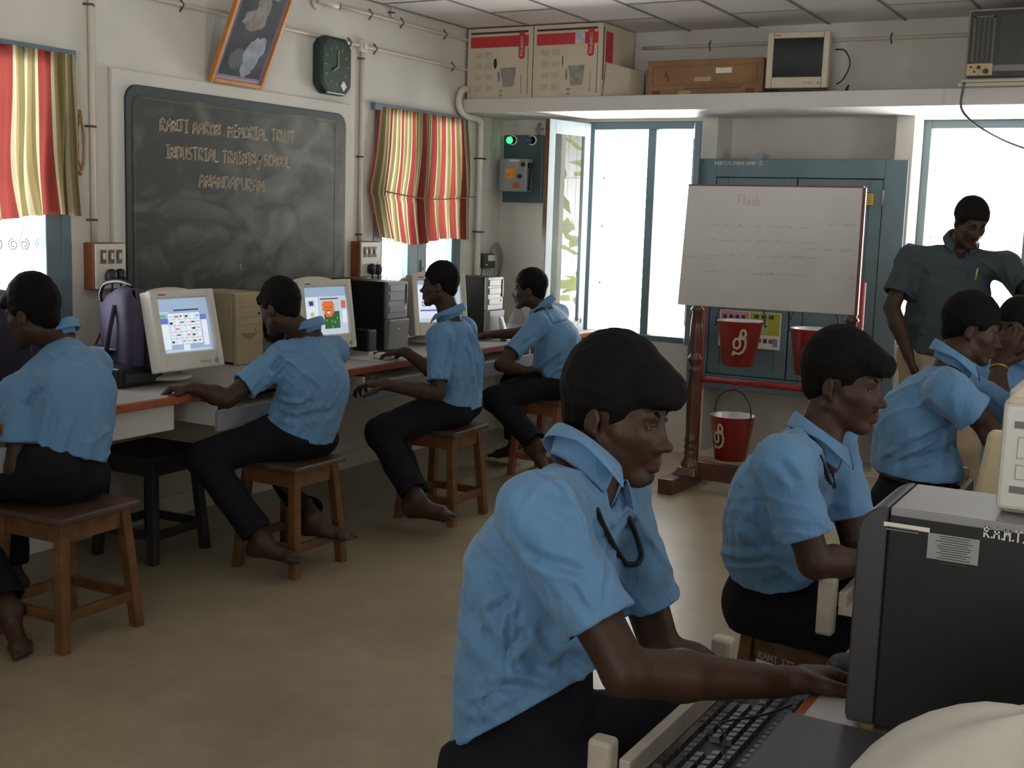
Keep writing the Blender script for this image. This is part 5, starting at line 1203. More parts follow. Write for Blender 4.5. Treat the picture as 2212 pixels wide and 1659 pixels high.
def nets(A, lo, h, smooth=1):
    for ax in range(3):
        sl = [slice(None)]*3; sl[ax] = 0; A[tuple(sl)] = np.maximum(A[tuple(sl)], .001); sl[ax] = -1; A[tuple(sl)] = np.maximum(A[tuple(sl)], .001)
    S = A < 0; nx, ny, nz = A.shape
    c = np.zeros((nx-1, ny-1, nz-1), np.int8)
    for i in (0, 1):
        for j in (0, 1):
            for k in (0, 1): c += S[i:nx-1+i, j:ny-1+j, k:nz-1+k]
    act = (c > 0) & (c < 8); ii = np.argwhere(act); idx = np.full(act.shape, -1, np.int32); idx[act] = np.arange(len(ii))
    cv = {}
    for i in (0, 1):
        for j in (0, 1):
            for k in (0, 1): cv[i, j, k] = A[ii[:, 0]+i, ii[:, 1]+j, ii[:, 2]+k]
    P = np.zeros((len(ii), 3)); N = np.zeros(len(ii))
    ks = list(cv)
    for a in ks:
        for ax in range(3):
            if a[ax] == 0:
                b = list(a); b[ax] = 1; b = tuple(b); va, vb = cv[a], cv[b]; m = (va < 0) != (vb < 0)
                t = np.where(m, va/np.where(m, va-vb, 1), 0); p = np.array(a, float)[None]+0*P; p[:, ax] += t
                P += np.where(m[:, None], p, 0); N += m
    P = (P/N[:, None]+ii)*h+lo
    Q = []
    for ax in range(3):
        a, b = [slice(None)]*3, [slice(None)]*3; a[ax] = slice(0, -1); b[ax] = slice(1, None)
        e = S[tuple(a)] != S[tuple(b)]; o1, o2 = [q for q in range(3) if q != ax]
        pts = np.argwhere(e); pts = pts[(pts[:, o1] > 0) & (pts[:, o2] > 0) & (pts[:, o1] < A.shape[o1]-1) & (pts[:, o2] < A.shape[o2]-1)]
        def cell(d1, d2):
            q = pts.copy(); q[:, o1] -= d1; q[:, o2] -= d2; return idx[q[:, 0], q[:, 1], q[:, 2]]
        f = np.stack([cell(1, 1), cell(0, 1), cell(0, 0), cell(1, 0)], 1)
        ins = S[pts[:, 0], pts[:, 1], pts[:, 2]]
        if ax == 1: ins = ~ins
        f[~ins] = f[~ins][:, ::-1]; Q.append(f)
    Q = np.concatenate(Q); Q = Q[(Q >= 0).all(1)]
    for _ in range(smooth):
        acc = np.zeros_like(P); cn = np.zeros(len(P))
        for i in range(4):
            for j in ((i+1) % 4, (i-1) % 4):
                for d in range(3): acc[:, d] += np.bincount(Q[:, i], P[Q[:, j], d], len(P))
                cn += np.bincount(Q[:, i], minlength=len(P))
        P = P*.5+.5*acc/np.maximum(cn, 1)[:, None]
    return P, Q
def grow(name, prims, h, mats, parent=None, smooth=1, region=None):
    P, Q = nets(*field(prims, h), smooth)
    me = bpy.data.meshes.new(name)
    me.vertices.add(len(P)); me.vertices.foreach_set('co', P.astype(F32).ravel())
    me.loops.add(len(Q)*4); me.loops.foreach_set('vertex_index', Q.astype(np.int32).ravel())
    me.polygons.add(len(Q)); me.polygons.foreach_set('loop_start', np.arange(0, len(Q)*4, 4, dtype=np.int32))
    me.polygons.foreach_set('use_smooth', np.ones(len(Q), bool))
    mats = mats if isinstance(mats, (list, tuple)) else [mats]
    for m in mats: me.materials.append(m)
    if region is not None: me.polygons.foreach_set('material_index', region(P[Q].mean(1)).astype(np.int32))
    me.update(calc_edges=True); me.validate()
    return link(name, me, parent)

def hand(pr, W, d, n, ts, curl, s=1., spread=.10, thumb=(.55, .75, .30), k=.008):
    # W wrist, d towards the fingers, n palm normal, ts = +1/-1 thumb along +-(d x n)
    d = unit(d); n = unit(n-d*(n@d)); t = np.cross(d, n)*ts
    pr.append(C(W-d*.01, W+d*.018*s, .024*s, .026*s, k=.015, flat=(n, 1.35)))
    off = (.026, .009, -.009, -.025); kl = (.088, .092, .087, .078); FL_ = ((.042,.026,.020), (.046,.030,.021), (.043,.027,.020), (.033,.020,.018))
    for i in range(4):
        K = W+(d*kl[i]+t*off[i])*s
        pr.append(C(W+d*.015*s+t*off[i]*.55*s, K, .0165*s, .0125*s, k=.012, flat=(n, 1.15)))
        c = curl if not hasattr(curl, '__len__') else curl[i]; ang = 0.; p = K
        dd0 = unit(d+t*spread*(1.5-i)*.35)
        for j in range(3):
            ang += c*(.75, 1.0, .65)[j]; dd = dd0*math.cos(ang)+n*math.sin(ang); q = p+dd*FL_[i][j]*s
            r0 = (.0098, .0088, .0078)[j]*s; pr.append(C(p, q, r0, r0-.0011*s, k=.004)); p = q
    p = W+(d*.022+t*.020)*s; a, b, c = thumb; dd = unit(d*a+t*b+n*c); q = p+dd*.044*s
    pr.append(C(W+d*.012*s, p, .017*s, .016*s, k=.012)); pr.append(C(p, q, .0155*s, .0120*s, k=.010))
    dd = unit(dd*.8+d*.45+n*.15); p = q; q = p+dd*.032*s; pr.append(C(p, q, .0120*s, .0105*s, k=.005))
    dd = unit(dd+n*.25+d*.2); p = q; q = p+dd*.026*s; pr.append(C(p, q, .0108*s, .0085*s, k=.004))

def head_frame(H, yaw, pitch, roll=0., s=1.):
    f = V3(math.cos(yaw)*math.cos(pitch), math.sin(yaw)*math.cos(pitch), math.sin(pitch)); l = unit(np.cross([0,0,1.], f)); u = np.cross(f, l)
    l, u = l*math.cos(roll)+u*math.sin(roll), u*math.cos(roll)-l*math.sin(roll)
    def P(x, y, z): return H+(l*x+f*y+u*z)*s      # x to the person's left, y forward, z up
    return f, l, u, P
def head_prims(pr, fr, s=1., nose=1., beard=0.):
    f, l, u, P = fr; AX = np.array([l, f, u])
    def E(c, r, k, op='u', ax=AX): pr.append(EL(P(*c), ax, np.array(r)*s, k*s, op))
    E((0,-.012,.040), (.073,.094,.082), .01)
    E((0,.030,-.015), (.060,.066,.084), .03)
    E((0,.052,-.030), (.050,.046,.062), .02)
    for x in (-1, 1):
        pr.append(C(P(x*.056,.0,-.045), P(x*.020,.068,-.098), .020*s, .016*s, k=.025*s))
        pr.append(C(P(x*.040,.060,-.012), P(x*.052,.035,-.012), .017*s, .016*s, k=.02*s))
    pr.append(C(P(-.012,.080,-.097), P(.012,.080,-.097), .0165*s, k=.016*s))
    pr.append(C(P(-.034,.077,.030), P(.034,.077,.030), .013*s, k=.016*s))
    for x in (-1, 1): E((x*.032,.096,.010), (.017,.016,.0115), .012, 's')
    for x in (-1, 1): pr.append(EL(P(x*.0315,.0745,.011), AX, np.array((.0145,.0145,.0135))*s, .004*s))
    pr.append(C(P(0,.087,.020), P(0,.106*1.0,-.022), .0075*s, .0105*s, k=.010*s))
    E((0,.109+.005*nose,-.027), (.0125,.0130,.0105), .008)
    for x in (-1, 1): E((x*.0140,.101,-.031), (.0095,.0120,.0090), .007)
    E((0,.092,-.047), (.017,.010,.012), .012)
    pr.append(C(P(-.017,.088,-.0595), P(0,.1020,-.0575), .0056*s, .0074*s, k=.006*s)); pr.append(C(P(.017,.088,-.0595), P(0,.1020,-.0575), .0056*s, .0074*s, k=.006*s))
    pr.append(C(P(-.015,.087,-.0705), P(0,.0995,-.0725), .0060*s, .0085*s, k=.006*s)); pr.append(C(P(.015,.087,-.0705), P(0,.0995,-.0725), .0060*s, .0085*s, k=.006*s))
    for x in (-1, 1):
        ea = unit(l*x*.96-f*.30); eb = unit(f*.96+l*x*.25-u*.1); ec = np.cross(ea, eb); ax = np.array([ea, eb, ec])
        pr.append(EL(P(x*.078,-.012,-.002), ax, np.array((.0080,.0175,.030))*s, .006*s))
        pr.append(EL(P(x*.0885,-.008,.002), ax, np.array((.0068,.0100,.019))*s, .003*s, 's'))
        pr.append(C(P(x*.0785,-.002,-.018), P(x*.0765,.002,-.030), .0075*s, .0065*s, k=.006*s))
def hair_prims(fr, s=1., style=None, seed=0):
    f, l, u, P = fr; AX = np.array([l, f, u]); st = dict(top=.022, side=.011, fringe=[], zf=.050, back=-.066, quiff=0.)
    st.update(style or {})
    pr = [EL(P(0,-.014,.042+st['top']*.35), AX, np.array((.073+st['side'], .095+st['side'], .083+st['top']))*s, .01)]
    for (c, r) in st['fringe']: pr.append(EL(P(*c), AX, np.array(r)*s, .022*s))
    pr.append(EL(P(0,-.055,-.02), AX, np.array((.060,.055,.055))*s, .02*s))
    H0 = P(0, 0, 0); ys = np.array([-.14,-.06,-.032,-.012,.016,.020,.036,.052,.070,.13]); zs = np.array([st['back'],st['back']+.004,-.048,.026,.024,-.020,-.004,.034,st['zf'],st['zf']-.004-st['quiff']])
    ph = np.random.RandomState(seed).rand(6)*6
    def cut(a, X, Y, Z):
        dx, dy, dz = (X-H0[0])/s, (Y-H0[1])/s, (Z-H0[2])/s
        y = dx*f[0]+dy*f[1]+dz*f[2]; z = dx*u[0]+dy*u[1]+dz*u[2]; x = dx*l[0]+dy*l[1]+dz*l[2]
        zm = np.interp(y, ys, zs).astype(F32); d = (zm-z)*.8*s
        w = .0009*np.sin(x*330+ph[0]+3*np.sin(z*60))+.0007*np.sin(y*160+ph[1]+2*np.sin(x*75+ph[2]))+.0006*np.sin(z*180+ph[3]+2*np.sin(y*50))
        a = a+np.clip((.03-z)/.075, 0, 1)*.0095*s
        return np.maximum(a+w*s, d+w*s*1.2).astype(F32)
    lo = np.min([p.lo for p in pr], 0)-.01; hi = np.max([p.hi for p in pr], 0)+.01
    pr.append(FN(cut, lo, hi)); return pr

def collar(fr_n, N, up, fwd, parent, mat, s=1., open_=.42, r0=.060, spread=1.):
    lat = unit(np.cross(up, fwd)); f = np.cross(lat, up); b = MB(); n = 40; rows = 6; vs = []
    for i in range(n+1):
        th = -PI+open_+(2*PI-2*open_)*i/n          # 0 = back of the neck
        cb = (1+math.cos(th))/2                    # 1 at the back, 0 at the front
        dr = -f*math.cos(th)+lat*math.sin(th)
        zt = .034*cb-.020*(1-cb)
        pt = abs(th)/(PI-open_); tip = max(0, (pt-.62)/.38)
        zb = -.006*cb-.030*(1-cb)-.040*tip*spread
        rb = r0+.018+.012*(1-cb)+.006*tip
        fo = f*(.014*(1-cb))
        prof = [(r0-.003, zt-.06), (r0-.001, zt-.012), (r0+.003, zt), (r0+.009, zt-.004), (r0*.35+rb*.65, (zt+zb)/2), (rb, zb)]
        vs += [N+fo+dr*r*s+up*z*s for r, z in prof]
    fs = [(i*rows+j, i*rows+j+1, (i+1)*rows+j+1, (i+1)*rows+j) for i in range(n) for j in range(rows-1)]
    b.add(vs, fs, 0, True); o = mk('shirt_collar', b, mat, parent)
    m = o.modifiers.new('thick', 'SOLIDIFY'); m.thickness = .004; m.offset = 0
    m = o.modifiers.new('sub', 'SUBSURF'); m.levels = 1; m.render_levels = 1
    return o

def J(px, py, d): return atd(px, py, d)
def person(label, P, N, H, yaw, hyaw, hpitch, RE, RW, LE, LW, RK, RA, LK, LA, h=.0050, hh=None, hroll=0., s=.86, shirt=None, pants=None, style=None, beard=0., brow=True,
           rh=None, lh=None, slouch=.02, sleeve=.62, cuffr=.064, shl=None, shr=None, foot=None, folds=(), seed=0, tuck=False, hem=.03, htilt=.22, vf=0., seat=.4635, lanyard=None, wide=.155, bulk=1., nose=1., open_=.42, amp=1., belt=None, cax=.25, hemflare=.026, skin=None):
    P, N, H, RE, RW, LE, LW, RK, RA, LK, LA = [np.array(q, float) for q in (P, N, H, RE, RW, LE, LW, RK, RA, LK, LA)]
    skin = skin or SKIN; shirt = shirt or SHIRT; pants = pants or NAVY
    up = unit(N-P); f0 = V3(math.cos(yaw), math.sin(yaw), 0); fw = unit(f0-up*(f0@up)); lat = np.cross(up, fw)   # lat = person's left
    SL = N+lat*wide-up*.070 if shl is None else np.array(shl, float); SR = N-lat*wide-up*.070 if shr is None else np.array(shr, float)
    HL, HRt = P+lat*.078, P-lat*.078
    Wp = P+(N-P)*.30-fw*slouch*.8; Ch = N-up*.205-fw*slouch; UC = N-up*.125-fw*slouch*.55
    fr = head_frame(H, hyaw, hpitch, hroll, s); hf, hl, hu, HP = fr
    nk0 = N-up*.02+fw*.004; nk1 = HP(0,-.022,-.055)
    FT = (fw, 1.42)
    # ---- skin
    b = []
    b += [C(P, Wp, .125*bulk, .115*bulk, k=.05, flat=FT), C(Wp, Ch, .115*bulk, .138*bulk, k=.05, flat=FT), C(Ch, UC, .138*bulk, .090*bulk, k=.05, flat=FT), C(SL, SR, .046, k=.05)]
    for S_, E_, W_, sg in ((SL, LE, LW, 1), (SR, RE, RW, -1)):
        b += [C(S_, E_, .046, .036, k=.02), C(E_, E_+(W_-E_)*.35, .037, .0385, k=.012), C(E_+(W_-E_)*.35, W_, .0385, .0255, k=.015)]
    b += [C(nk0, nk1, .054, .050, k=.03), C(nk0-up*.03, (SL+N)/2-up*.02, .038, .032, k=.04), C(nk0-up*.03, (SR+N)/2-up*.02, .038, .032, k=.04)]
    head_prims(b, fr, s, nose, beard)
    for (Hh, K, A_) in ((HL, LK, LA), (HRt, RK, RA)):
        b += [C(Hh, K, .078, .052, k=.03), C(K, K+(A_-K)*.3, .052, .050, k=.02), C(K+(A_-K)*.3, A_, .050, .034, k=.02)]
    ft = foot or {}
    for key, A_, K in (('l', LA, LK), ('r', RA, RK)):
        fd, fdn = ft.get(key, (fw, V3(0,0,-1)))
        fd = unit(fd); fdn = unit(fdn-fd*(fdn@fd)); sd = np.cross(fd, fdn)
        he = A_-fd*.035+fdn*.045; ball = A_+fd*.125+fdn*.060
        b += [C(A_, he, .034, .030, k=.03), C(A_+fdn*.02, ball, .034, .019, k=.03), C(he, ball, .027, .022, k=.025), C(ball+sd*.026, ball-sd*.026, .017, k=.02)]
        for i, o_ in enumerate((.030, .014, .0, -.013, -.026)):
            q = ball+sd*o_*(1 if key == 'r' else -1)+fd*.012; b.append(C(q, q+fd*(.036, .034, .030, .026, .020)[i]+fdn*.004, (.0125,.0085,.0082,.0078,.0075)[i], (.011,.0075,.007,.007,.0068)[i], k=.006))
    if seat: b.insert(-1, CUT((P[0], P[1], seat+.006), (0,0,-1), c=P-V3(0,0,.05), rad=.23))
    for (W_, E_, hd, sg) in ((LW, LE, lh, 1), (RW, RE, rh, -1)):
        if hd is None: hd = {}
        d = unit(hd.get('d', W_-E_)); n = np.array(hd.get('n', (0,0,-1.)), float)
        # thumb side: right hand with palm down points its thumb to the person's left
        ts = hd.get('ts', 1. if sg > 0 else -1.)
        hand(b, W_, d, n, ts, hd.get('curl', .45), hd.get('s', 1.), hd.get('spread', .1), hd.get('thumb', (.55,.75,.30)))
    def reg(cn):
        q = (cn-H)@np.array([hl, hf, hu]).T/s
        m = (np.abs(q[:, 0]) < .0215) & (q[:, 1] > .086) & (q[:, 2] < -.0535) & (q[:, 2] > -.0785)
        e = (q[:, 0]/.0215)**2+((q[:, 2]+.066)/.0125)**2 < 1
        return (m & e).astype(int)
    body = grow('person', b, h, [skin, LIPS], None, 1, reg)
    base = V3(P[0], P[1], 0); recentre(body, base); tag(body, label, 'person')
    # ---- hair, eyes, brows
    grow('hair', hair_prims(fr, s, style, seed), hh or h*.8, HAIR, body, 2)
    for x in (-1, 1):
        e = MB().ball((0,0,0), .0132*s, 16); e.v = [tuple(HP(x*.0315,.0755,.0110)+np.array(p)) for p in e.v]; eo = mk('eye', e, EYEW, body)
        e = MB().ball((0,0,0), .0070*s, 12); e.v = [tuple(HP(x*.0315,.0826,.0098)+np.array(p)) for p in e.v]; mk('iris', e, IRIS, eo)
        e = MB().tube([HP(x*.014,.0925,.0300), HP(x*.026,.0905,.0355), HP(x*.038,.0820,.0350), HP(x*.050,.0680,.0290)], [.0030*s,.0046*s,.0042*s,.0018*s], 8); mk('eyebrow', e, HAIR, body)
        e = MB().tube([HP(x*.017,.0885,.0110), HP(x*.030,.0905,.0160), HP(x*.044,.0820,.0105)], [.0022*s,.0046*s,.0024*s], 8); mk('upper_eyelid', e, skin, body)
    if beard:
        e = MB().tube([HP(-.026,.084,-.056), HP(-.012,.0985,-.0470), HP(0,.1015,-.0455), HP(.012,.0985,-.0470), HP(.026,.084,-.056)], [.0018*s,.0048*s*beard,.0048*s*beard,.0048*s*beard,.0018*s], 8); mk('moustache', e, HAIR, body)
    # ---- trousers
    t_ = [C(P+up*.01, Wp+up*.03, .136*bulk, .122*bulk, k=.05, flat=(fw, 1.30)), C(HL-fw*.03, HL+fw*.02, .094, k=.04), C(HRt-fw*.03, HRt+fw*.02, .094, k=.04)]
    for (Hh, K, A_) in ((HL, LK, LA), (HRt, RK, RA)):
        t_ += [C(Hh, K, .096, .071, k=.035), C(K, K+(A_-K)*.45, .069, .066, k=.025), C(K+(A_-K)*.45, A_+(A_-K)*.02, .066, .066, k=.02)]
        t_ += [CUT(A_-unit(A_-K)*.035, A_-K, c=A_, rad=.14)]
        t_ += [C(A_-unit(A_-K)*.10, A_+unit(A_-K)*.10, .054, .058, k=.004, op='s')]
    rs = np.random.RandomState(seed+5); k1, k2 = rs.randn(3)*42, rs.randn(3)*26; ph = rs.rand(2)*6
    lo_ = np.min([p.lo for p in t_], 0); hi_ = np.max([p.hi for p in t_], 0)
    t_.append(FN(lambda a, X, Y, Z: (a+.0022*np.sin(X*k1[0]+Y*k1[1]+Z*k1[2]+ph[0]+1.5*np.sin(X*k2[0]+Y*k2[1]+Z*k2[2]+ph[1]))).astype(F32), lo_, hi_))
    if seat: t_.append(CUT((P[0], P[1], seat), (0,0,-1), c=P-V3(0,0,.05), rad=.25, k=.010))
    zt = P+up*(hem+.016)
    t_.append(CUT(zt, up-fw*htilt, c=zt, rad=.34))
    tr = grow('trousers', t_, h*1.15, pants, body, 1)
    if belt or tuck:
        bp = P+up*(hem-.012); be = MB(); pts = []
        for a in np.linspace(0, 2*PI, 40)[:-1]: pts.append(bp+lat*.139*bulk*math.cos(a)+fw*.118*bulk*math.sin(a)-fw*slouch*.3)
        be.tube(pts, .012, 8, closed=True); mk('belt', be, BLACK, body)
    # ---- shirt
    g = .012
    c_ = [C(P+up*(hem-.03), Wp+up*.02, .138*bulk+g+hemflare, .138*bulk+g, k=.05, flat=(fw, 1.30)), C(Wp, Ch, .136*bulk+g, .146*bulk+g, k=.06, flat=(fw, 1.36)), C(Ch, UC, .146*bulk+g, .094*bulk+g, k=.05, flat=(fw, 1.36)), C(SL, SR, .050+g*.4, k=.055)]
    c_ += [C(N-up*.060, SL, .050, .054, k=.045), C(N-up*.060, SR, .050, .054, k=.045)]
    for S_, E_ in ((SL, LE), (SR, RE)):
        d = unit(E_-S_); L_ = np.linalg.norm(E_-S_); ce = S_+d*L_*sleeve
        c_ += [C(S_, ce, .062, cuffr, k=.03), C(ce, ce+d*.05, cuffr, cuffr, k=.01)]
    for S_, E_ in ((SL, LE), (SR, RE)):
        d = unit(E_-S_); L_ = np.linalg.norm(E_-S_); ce = S_+d*L_*sleeve
        c_ += [CUT(ce, d, c=ce+d*.06, rad=.115, k=.003)]
    rs = np.random.RandomState(seed); ka = [rs.randn(3)*v for v in (30, 48, 20)]; ph = rs.rand(4)*6
    hz = P+up*hem
    def wr(a, X, Y, Z):
        q = X*ka[0][0]+Y*ka[0][1]+Z*ka[0][2]+1.8*np.sin(X*ka[2][0]+Y*ka[2][1]+Z*ka[2][2]+ph[2])
        w1 = np.abs(np.sin(q+ph[0])); w2 = np.sin(X*ka[1][0]+Y*ka[1][1]+Z*ka[1][2]+ph[1]+np.sin(q*.7))
        t = (X-hz[0])*up[0]+(Y-hz[1])*up[1]+(Z-hz[2])*up[2]; lowk = np.clip(1-t/.22, 0, 1)
        lt = (X-hz[0])*lat[0]+(Y-hz[1])*lat[1]+(Z-hz[2])*lat[2]; ff = (X-hz[0])*fw[0]+(Y-hz[1])*fw[1]+(Z-hz[2])*fw[2]
        ga = np.sin(np.arctan2(ff, lt+1e-6)*11+ph[3]+t*14)
        mo = np.clip(.45+.8*np.sin(9*t+11*lt+ph[0])*np.cos(13*ff+ph[2]), 0, 1)
        w3 = 1-np.abs(np.sin(26*t+17*ff*np.sign(ff+1e-6)+1.3*np.sin(16*lt+ph[1])+ph[3])); w4 = 1-np.abs(np.sin(30*lt+6*t+ph[1]+.9*np.sin(11*t)))
        return (a-amp*(.0030*(1-w1)**2+.0016*w2+.0075*lowk*ga*np.clip(t/.05,0,1)+.0085*mo*w3**3+vf*.012*w4**3*(ff < 0))+.002).astype(F32)
    lo_ = np.min([p.lo for p in c_ if p.op == 'u'], 0)-.02; hi_ = np.max([p.hi for p in c_ if p.op == 'u'], 0)+.02
    c_.append(FN(wr, lo_, hi_))
    for S_, E_ in ((SL, LE), (SR, RE)):
        d = unit(E_-S_); L_ = np.linalg.norm(E_-S_); ce = S_+d*L_*sleeve
        c_ += [CUT(ce, d, c=ce+d*.05, rad=.095, k=.0), C(ce-d*.035, ce+d*.04, cuffr-.014, cuffr-.007, k=.0, op='s')]
    for fo in folds:
        for p0, p1 in zip(fo[0][:-1], fo[0][1:]): c_.append(C(p0, p1, fo[1], fo[1], k=.02, op=fo[2]))
    c_.append(CUT(hz, -up+fw*htilt, c=hz, rad=.33, k=.004))
    # neck opening with a V in front
    c_.append(C(N-up*.03+fw*.012, N+up*.10+fw*.02, .054, .066, k=.006, op='s'))
    c_.append(C(N-up*.015+fw*.05, N-up*.050+fw*.095, .030, .018, k=.004, op='s'))
    so = grow('shirt', c_, h*.88, shirt, body, 1)
    collar(None, N+up*(.010 if cax > .5 else .022)+(nk1-nk0)*.20, unit(unit(nk1-nk0)*cax+up*(1-cax)), fw, body, shirt, open_=open_)
    body['_n'] = 0; del body['_n']
    return dict(body=body, up=up, fw=fw, lat=lat, SL=SL, SR=SR, N=N, P=P, HP=HP, Ch=Ch)

from mathutils.bvhtree import BVHTree
def surf(ob, px, py, off=.004):
    # the point of a garment seen at a pixel, lifted off it a little
    me = ob.data; mwp = ob.matrix_world
    if ob.name not in _BV:
        pm = PM.get(ob.parent.name, Matrix.Identity(4)) @ ob.matrix_parent_inverse
        _BV[ob.name] = BVHTree.FromPolygons([pm @ v.co for v in me.vertices], [tuple(q.vertices) for q in me.polygons])
    d = Vector(ray(px, py)).normalized(); hit = _BV[ob.name].ray_cast(Vector(O0), d)
    return None if hit[0] is None else np.array(hit[0])-np.array(d)*off
_BV = {}
def on_shirt(bd, name, pts, r, mat, off=.004, n=8):
    so = [c for c in bd['body'].children if c.name.startswith('shirt') and 'collar' not in c.name][0]
    q = [surf(so, *p_, off) for p_ in pts]; q = [x for x in q if x is not None]
    if len(q) > 1: mk(name, MB().tube(sm(q, 5), r, n), mat, bd['body'])

def crease(bd, lines):
    # press folds into the cloth: (pixels of the fold as seen, half-width in metres, depth; + ridge, - groove)
    so = [c for c in bd['body'].children if c.name.startswith('shirt') and 'collar' not in c.name][0]; me = so.data
    n = len(me.vertices); co = np.empty(n*3, F32); me.vertices.foreach_get('co', co); co = co.reshape(-1, 3).astype(float)
    no = np.empty(n*3, F32); me.vertex_normals.foreach_get('vector', no); no = no.reshape(-1, 3).astype(float)
    T = np.array(PM.get(so.parent.name, Matrix.Identity(4)) @ so.matrix_parent_inverse)[:3, 3]
    wv = co+T-O0; q = wv @ CR.T; dep = q[:, 2]; px = 1106+FPX*q[:, 0]/dep; py = 829.5-FPX*q[:, 1]/dep
    face = np.einsum('ij,ij->i', no, -wv/np.linalg.norm(wv, axis=1)[:, None]); fk = np.clip(face*4, 0, 1)
    out = np.zeros(n)
    for pts, wd, a in lines:
        d = np.full(n, 1e9); tt = np.zeros(n); L = len(pts)-1
        for i, ((x0, y0), (x1, y1)) in enumerate(zip(pts[:-1], pts[1:])):
            l2 = (x1-x0)**2+(y1-y0)**2; h = np.clip(((px-x0)*(x1-x0)+(py-y0)*(y1-y0))/l2, 0, 1)
            e = np.hypot(px-x0-h*(x1-x0), py-y0-h*(y1-y0)); m = e < d; d[m] = e[m]; tt[m] = ((i+h)/L)[m]
        dm = d*dep/FPX; taper = np.clip(np.sin(np.pi*np.clip(tt, .04, .96))*2.2, 0, 1)
        g = np.exp(-(dm/wd)**2)-.45*np.exp(-((dm-wd*2.0)/wd)**2)
        out += a*g*taper
    co += no*(out*fk)[:, None]
    me.vertices.foreach_set('co', co.astype(F32).ravel()); me.update()
# ------------------------------------------------------------------ the people in the photo
BOYS = {}
Z = V3(0, 0, 1.)
def zfix(p, z): q = np.array(p, float); q[2] = z; return q
# nearest boy at the black keyboard
BOYS[5] = person('boy in a sky blue shirt nearest the camera, reaching his arm across the black keyboard', P=(-.93,1.76,.565), N=J(1258,1008,2.02), H=J(1329,902,2.05), s=.89, cax=.72, hem=.108, htilt=.95, bulk=1.0, wide=.155, yaw=0.02, hyaw=.0, hpitch=-.16,
    RE=J(1352,1452,1.80), RW=J(1682,1473,1.945), LE=J(1430,1410,2.19), LW=J(1610,1485,2.19), RK=(-.53,1.66,.548), RA=(-.56,1.66,.12), LK=(-.55,2.10,.565), LA=(-.60,2.06,.12),
    h=.0042, hh=.0032, shr=J(1165,1112,1.86), rh=dict(d=(.50,.86,.0), n=(.1,-.25,-1), curl=(.5,.6,.65,.7), s=1.08, thumb=(.75,.6,.25)), lh=dict(curl=.5), style=dict(top=.034, side=.013, zf=.046, fringe=[((0,.062,.085),(.064,.058,.040)),((0,.094,.066),(.052,.034,.026))]), seed=1, slouch=.035, beard=.45, sleeve=.70, cuffr=.060)
# bearded boy behind the black tower
BOYS[6] = person('boy in a sky blue shirt with a moustache, looking down behind the large black tower', P=(-.865,2.99,.565), N=J(1762,962,2.84), H=J(1819,832,2.86), s=.90, cax=.72, hem=.13, htilt=.35, yaw=.0, hyaw=-.06, hpitch=-.12,
    RE=J(1760,1215,2.70), RW=J(1880,1215,2.78), LE=J(1852,1185,2.98), LW=J(1900,1228,2.90), RK=(-.38,2.84,.495), RA=(-.38,2.82,.12), LK=(-.38,3.06,.495), LA=(-.38,3.08,.12),
    h=.0045, hh=.0036, shr=J(1690,1005,2.70), style=dict(top=.026, side=.012, zf=.048, fringe=[((0,.066,.080),(.062,.054,.034)),((0,.098,.064),(.048,.028,.024))]), seed=2, slouch=.05, beard=1.0, sleeve=.72, cuffr=.063)
# leaning boy further along
BOYS[7] = person('boy in a sky blue shirt leaning forward over the right counter, shirt hem out behind', P=(-.74,4.02,.60), N=J(2052,790,3.86), H=J(2096,715,3.90), hem=.11, htilt=.1, yaw=.02, hyaw=.25, hpitch=-.22,
    RE=J(2120,905,3.72), RW=(-.40,3.82,.79), LE=(-.46,4.25,.88), LW=(-.32,4.1,.79), RK=(-.33,3.95,.50), RA=(-.36,3.95,.12), LK=(-.33,4.14,.50), LA=(-.36,4.14,.12),
    h=.0050, shr=J(2048,845,3.72), style=dict(top=.022, side=.012), seed=3, slouch=.05, sleeve=.80, cuffr=.066, belt=True)
# boy with chin on hand at the edge
BOYS[8] = person('boy in a blue shirt at the right edge resting his chin on his hand', P=(-.44,4.62,.565), N=J(2228,785,4.40), H=J(2196,712,4.34), s=.80, yaw=-1.0, hyaw=-2.0, hpitch=-.10,
    RE=J(2150,876,4.15), RW=J(2158,790,4.22), LE=(-.10,4.35,.80), LW=(-.05,4.2,.78), RK=(-.22,4.42,.55), RA=(-.24,4.45,.12), LK=(-.07,4.55,.55), LA=(-.10,4.58,.12),
    h=.0055, rh=dict(d=(.25,-.1,1.), n=(.1,1,.2), curl=.8), style=dict(top=.022, side=.011), seed=4, slouch=.03)
o = MB(); w_ = J(2158,790,4.22); e_ = J(2150,876,4.15); a_ = unit(w_-e_); x_ = unit(np.cross(a_, [0,1,0])); y_ = np.cross(a_, x_)
o.tube(arc(w_-a_*.012, .029, 0, 2*PI, 20, x_, y_)[:-1], .0035, 8, closed=True); mk('bracelet', o, M('gold_bracelet',(.45,.32,.10),.35,metal=.6), BOYS[8]['body'])
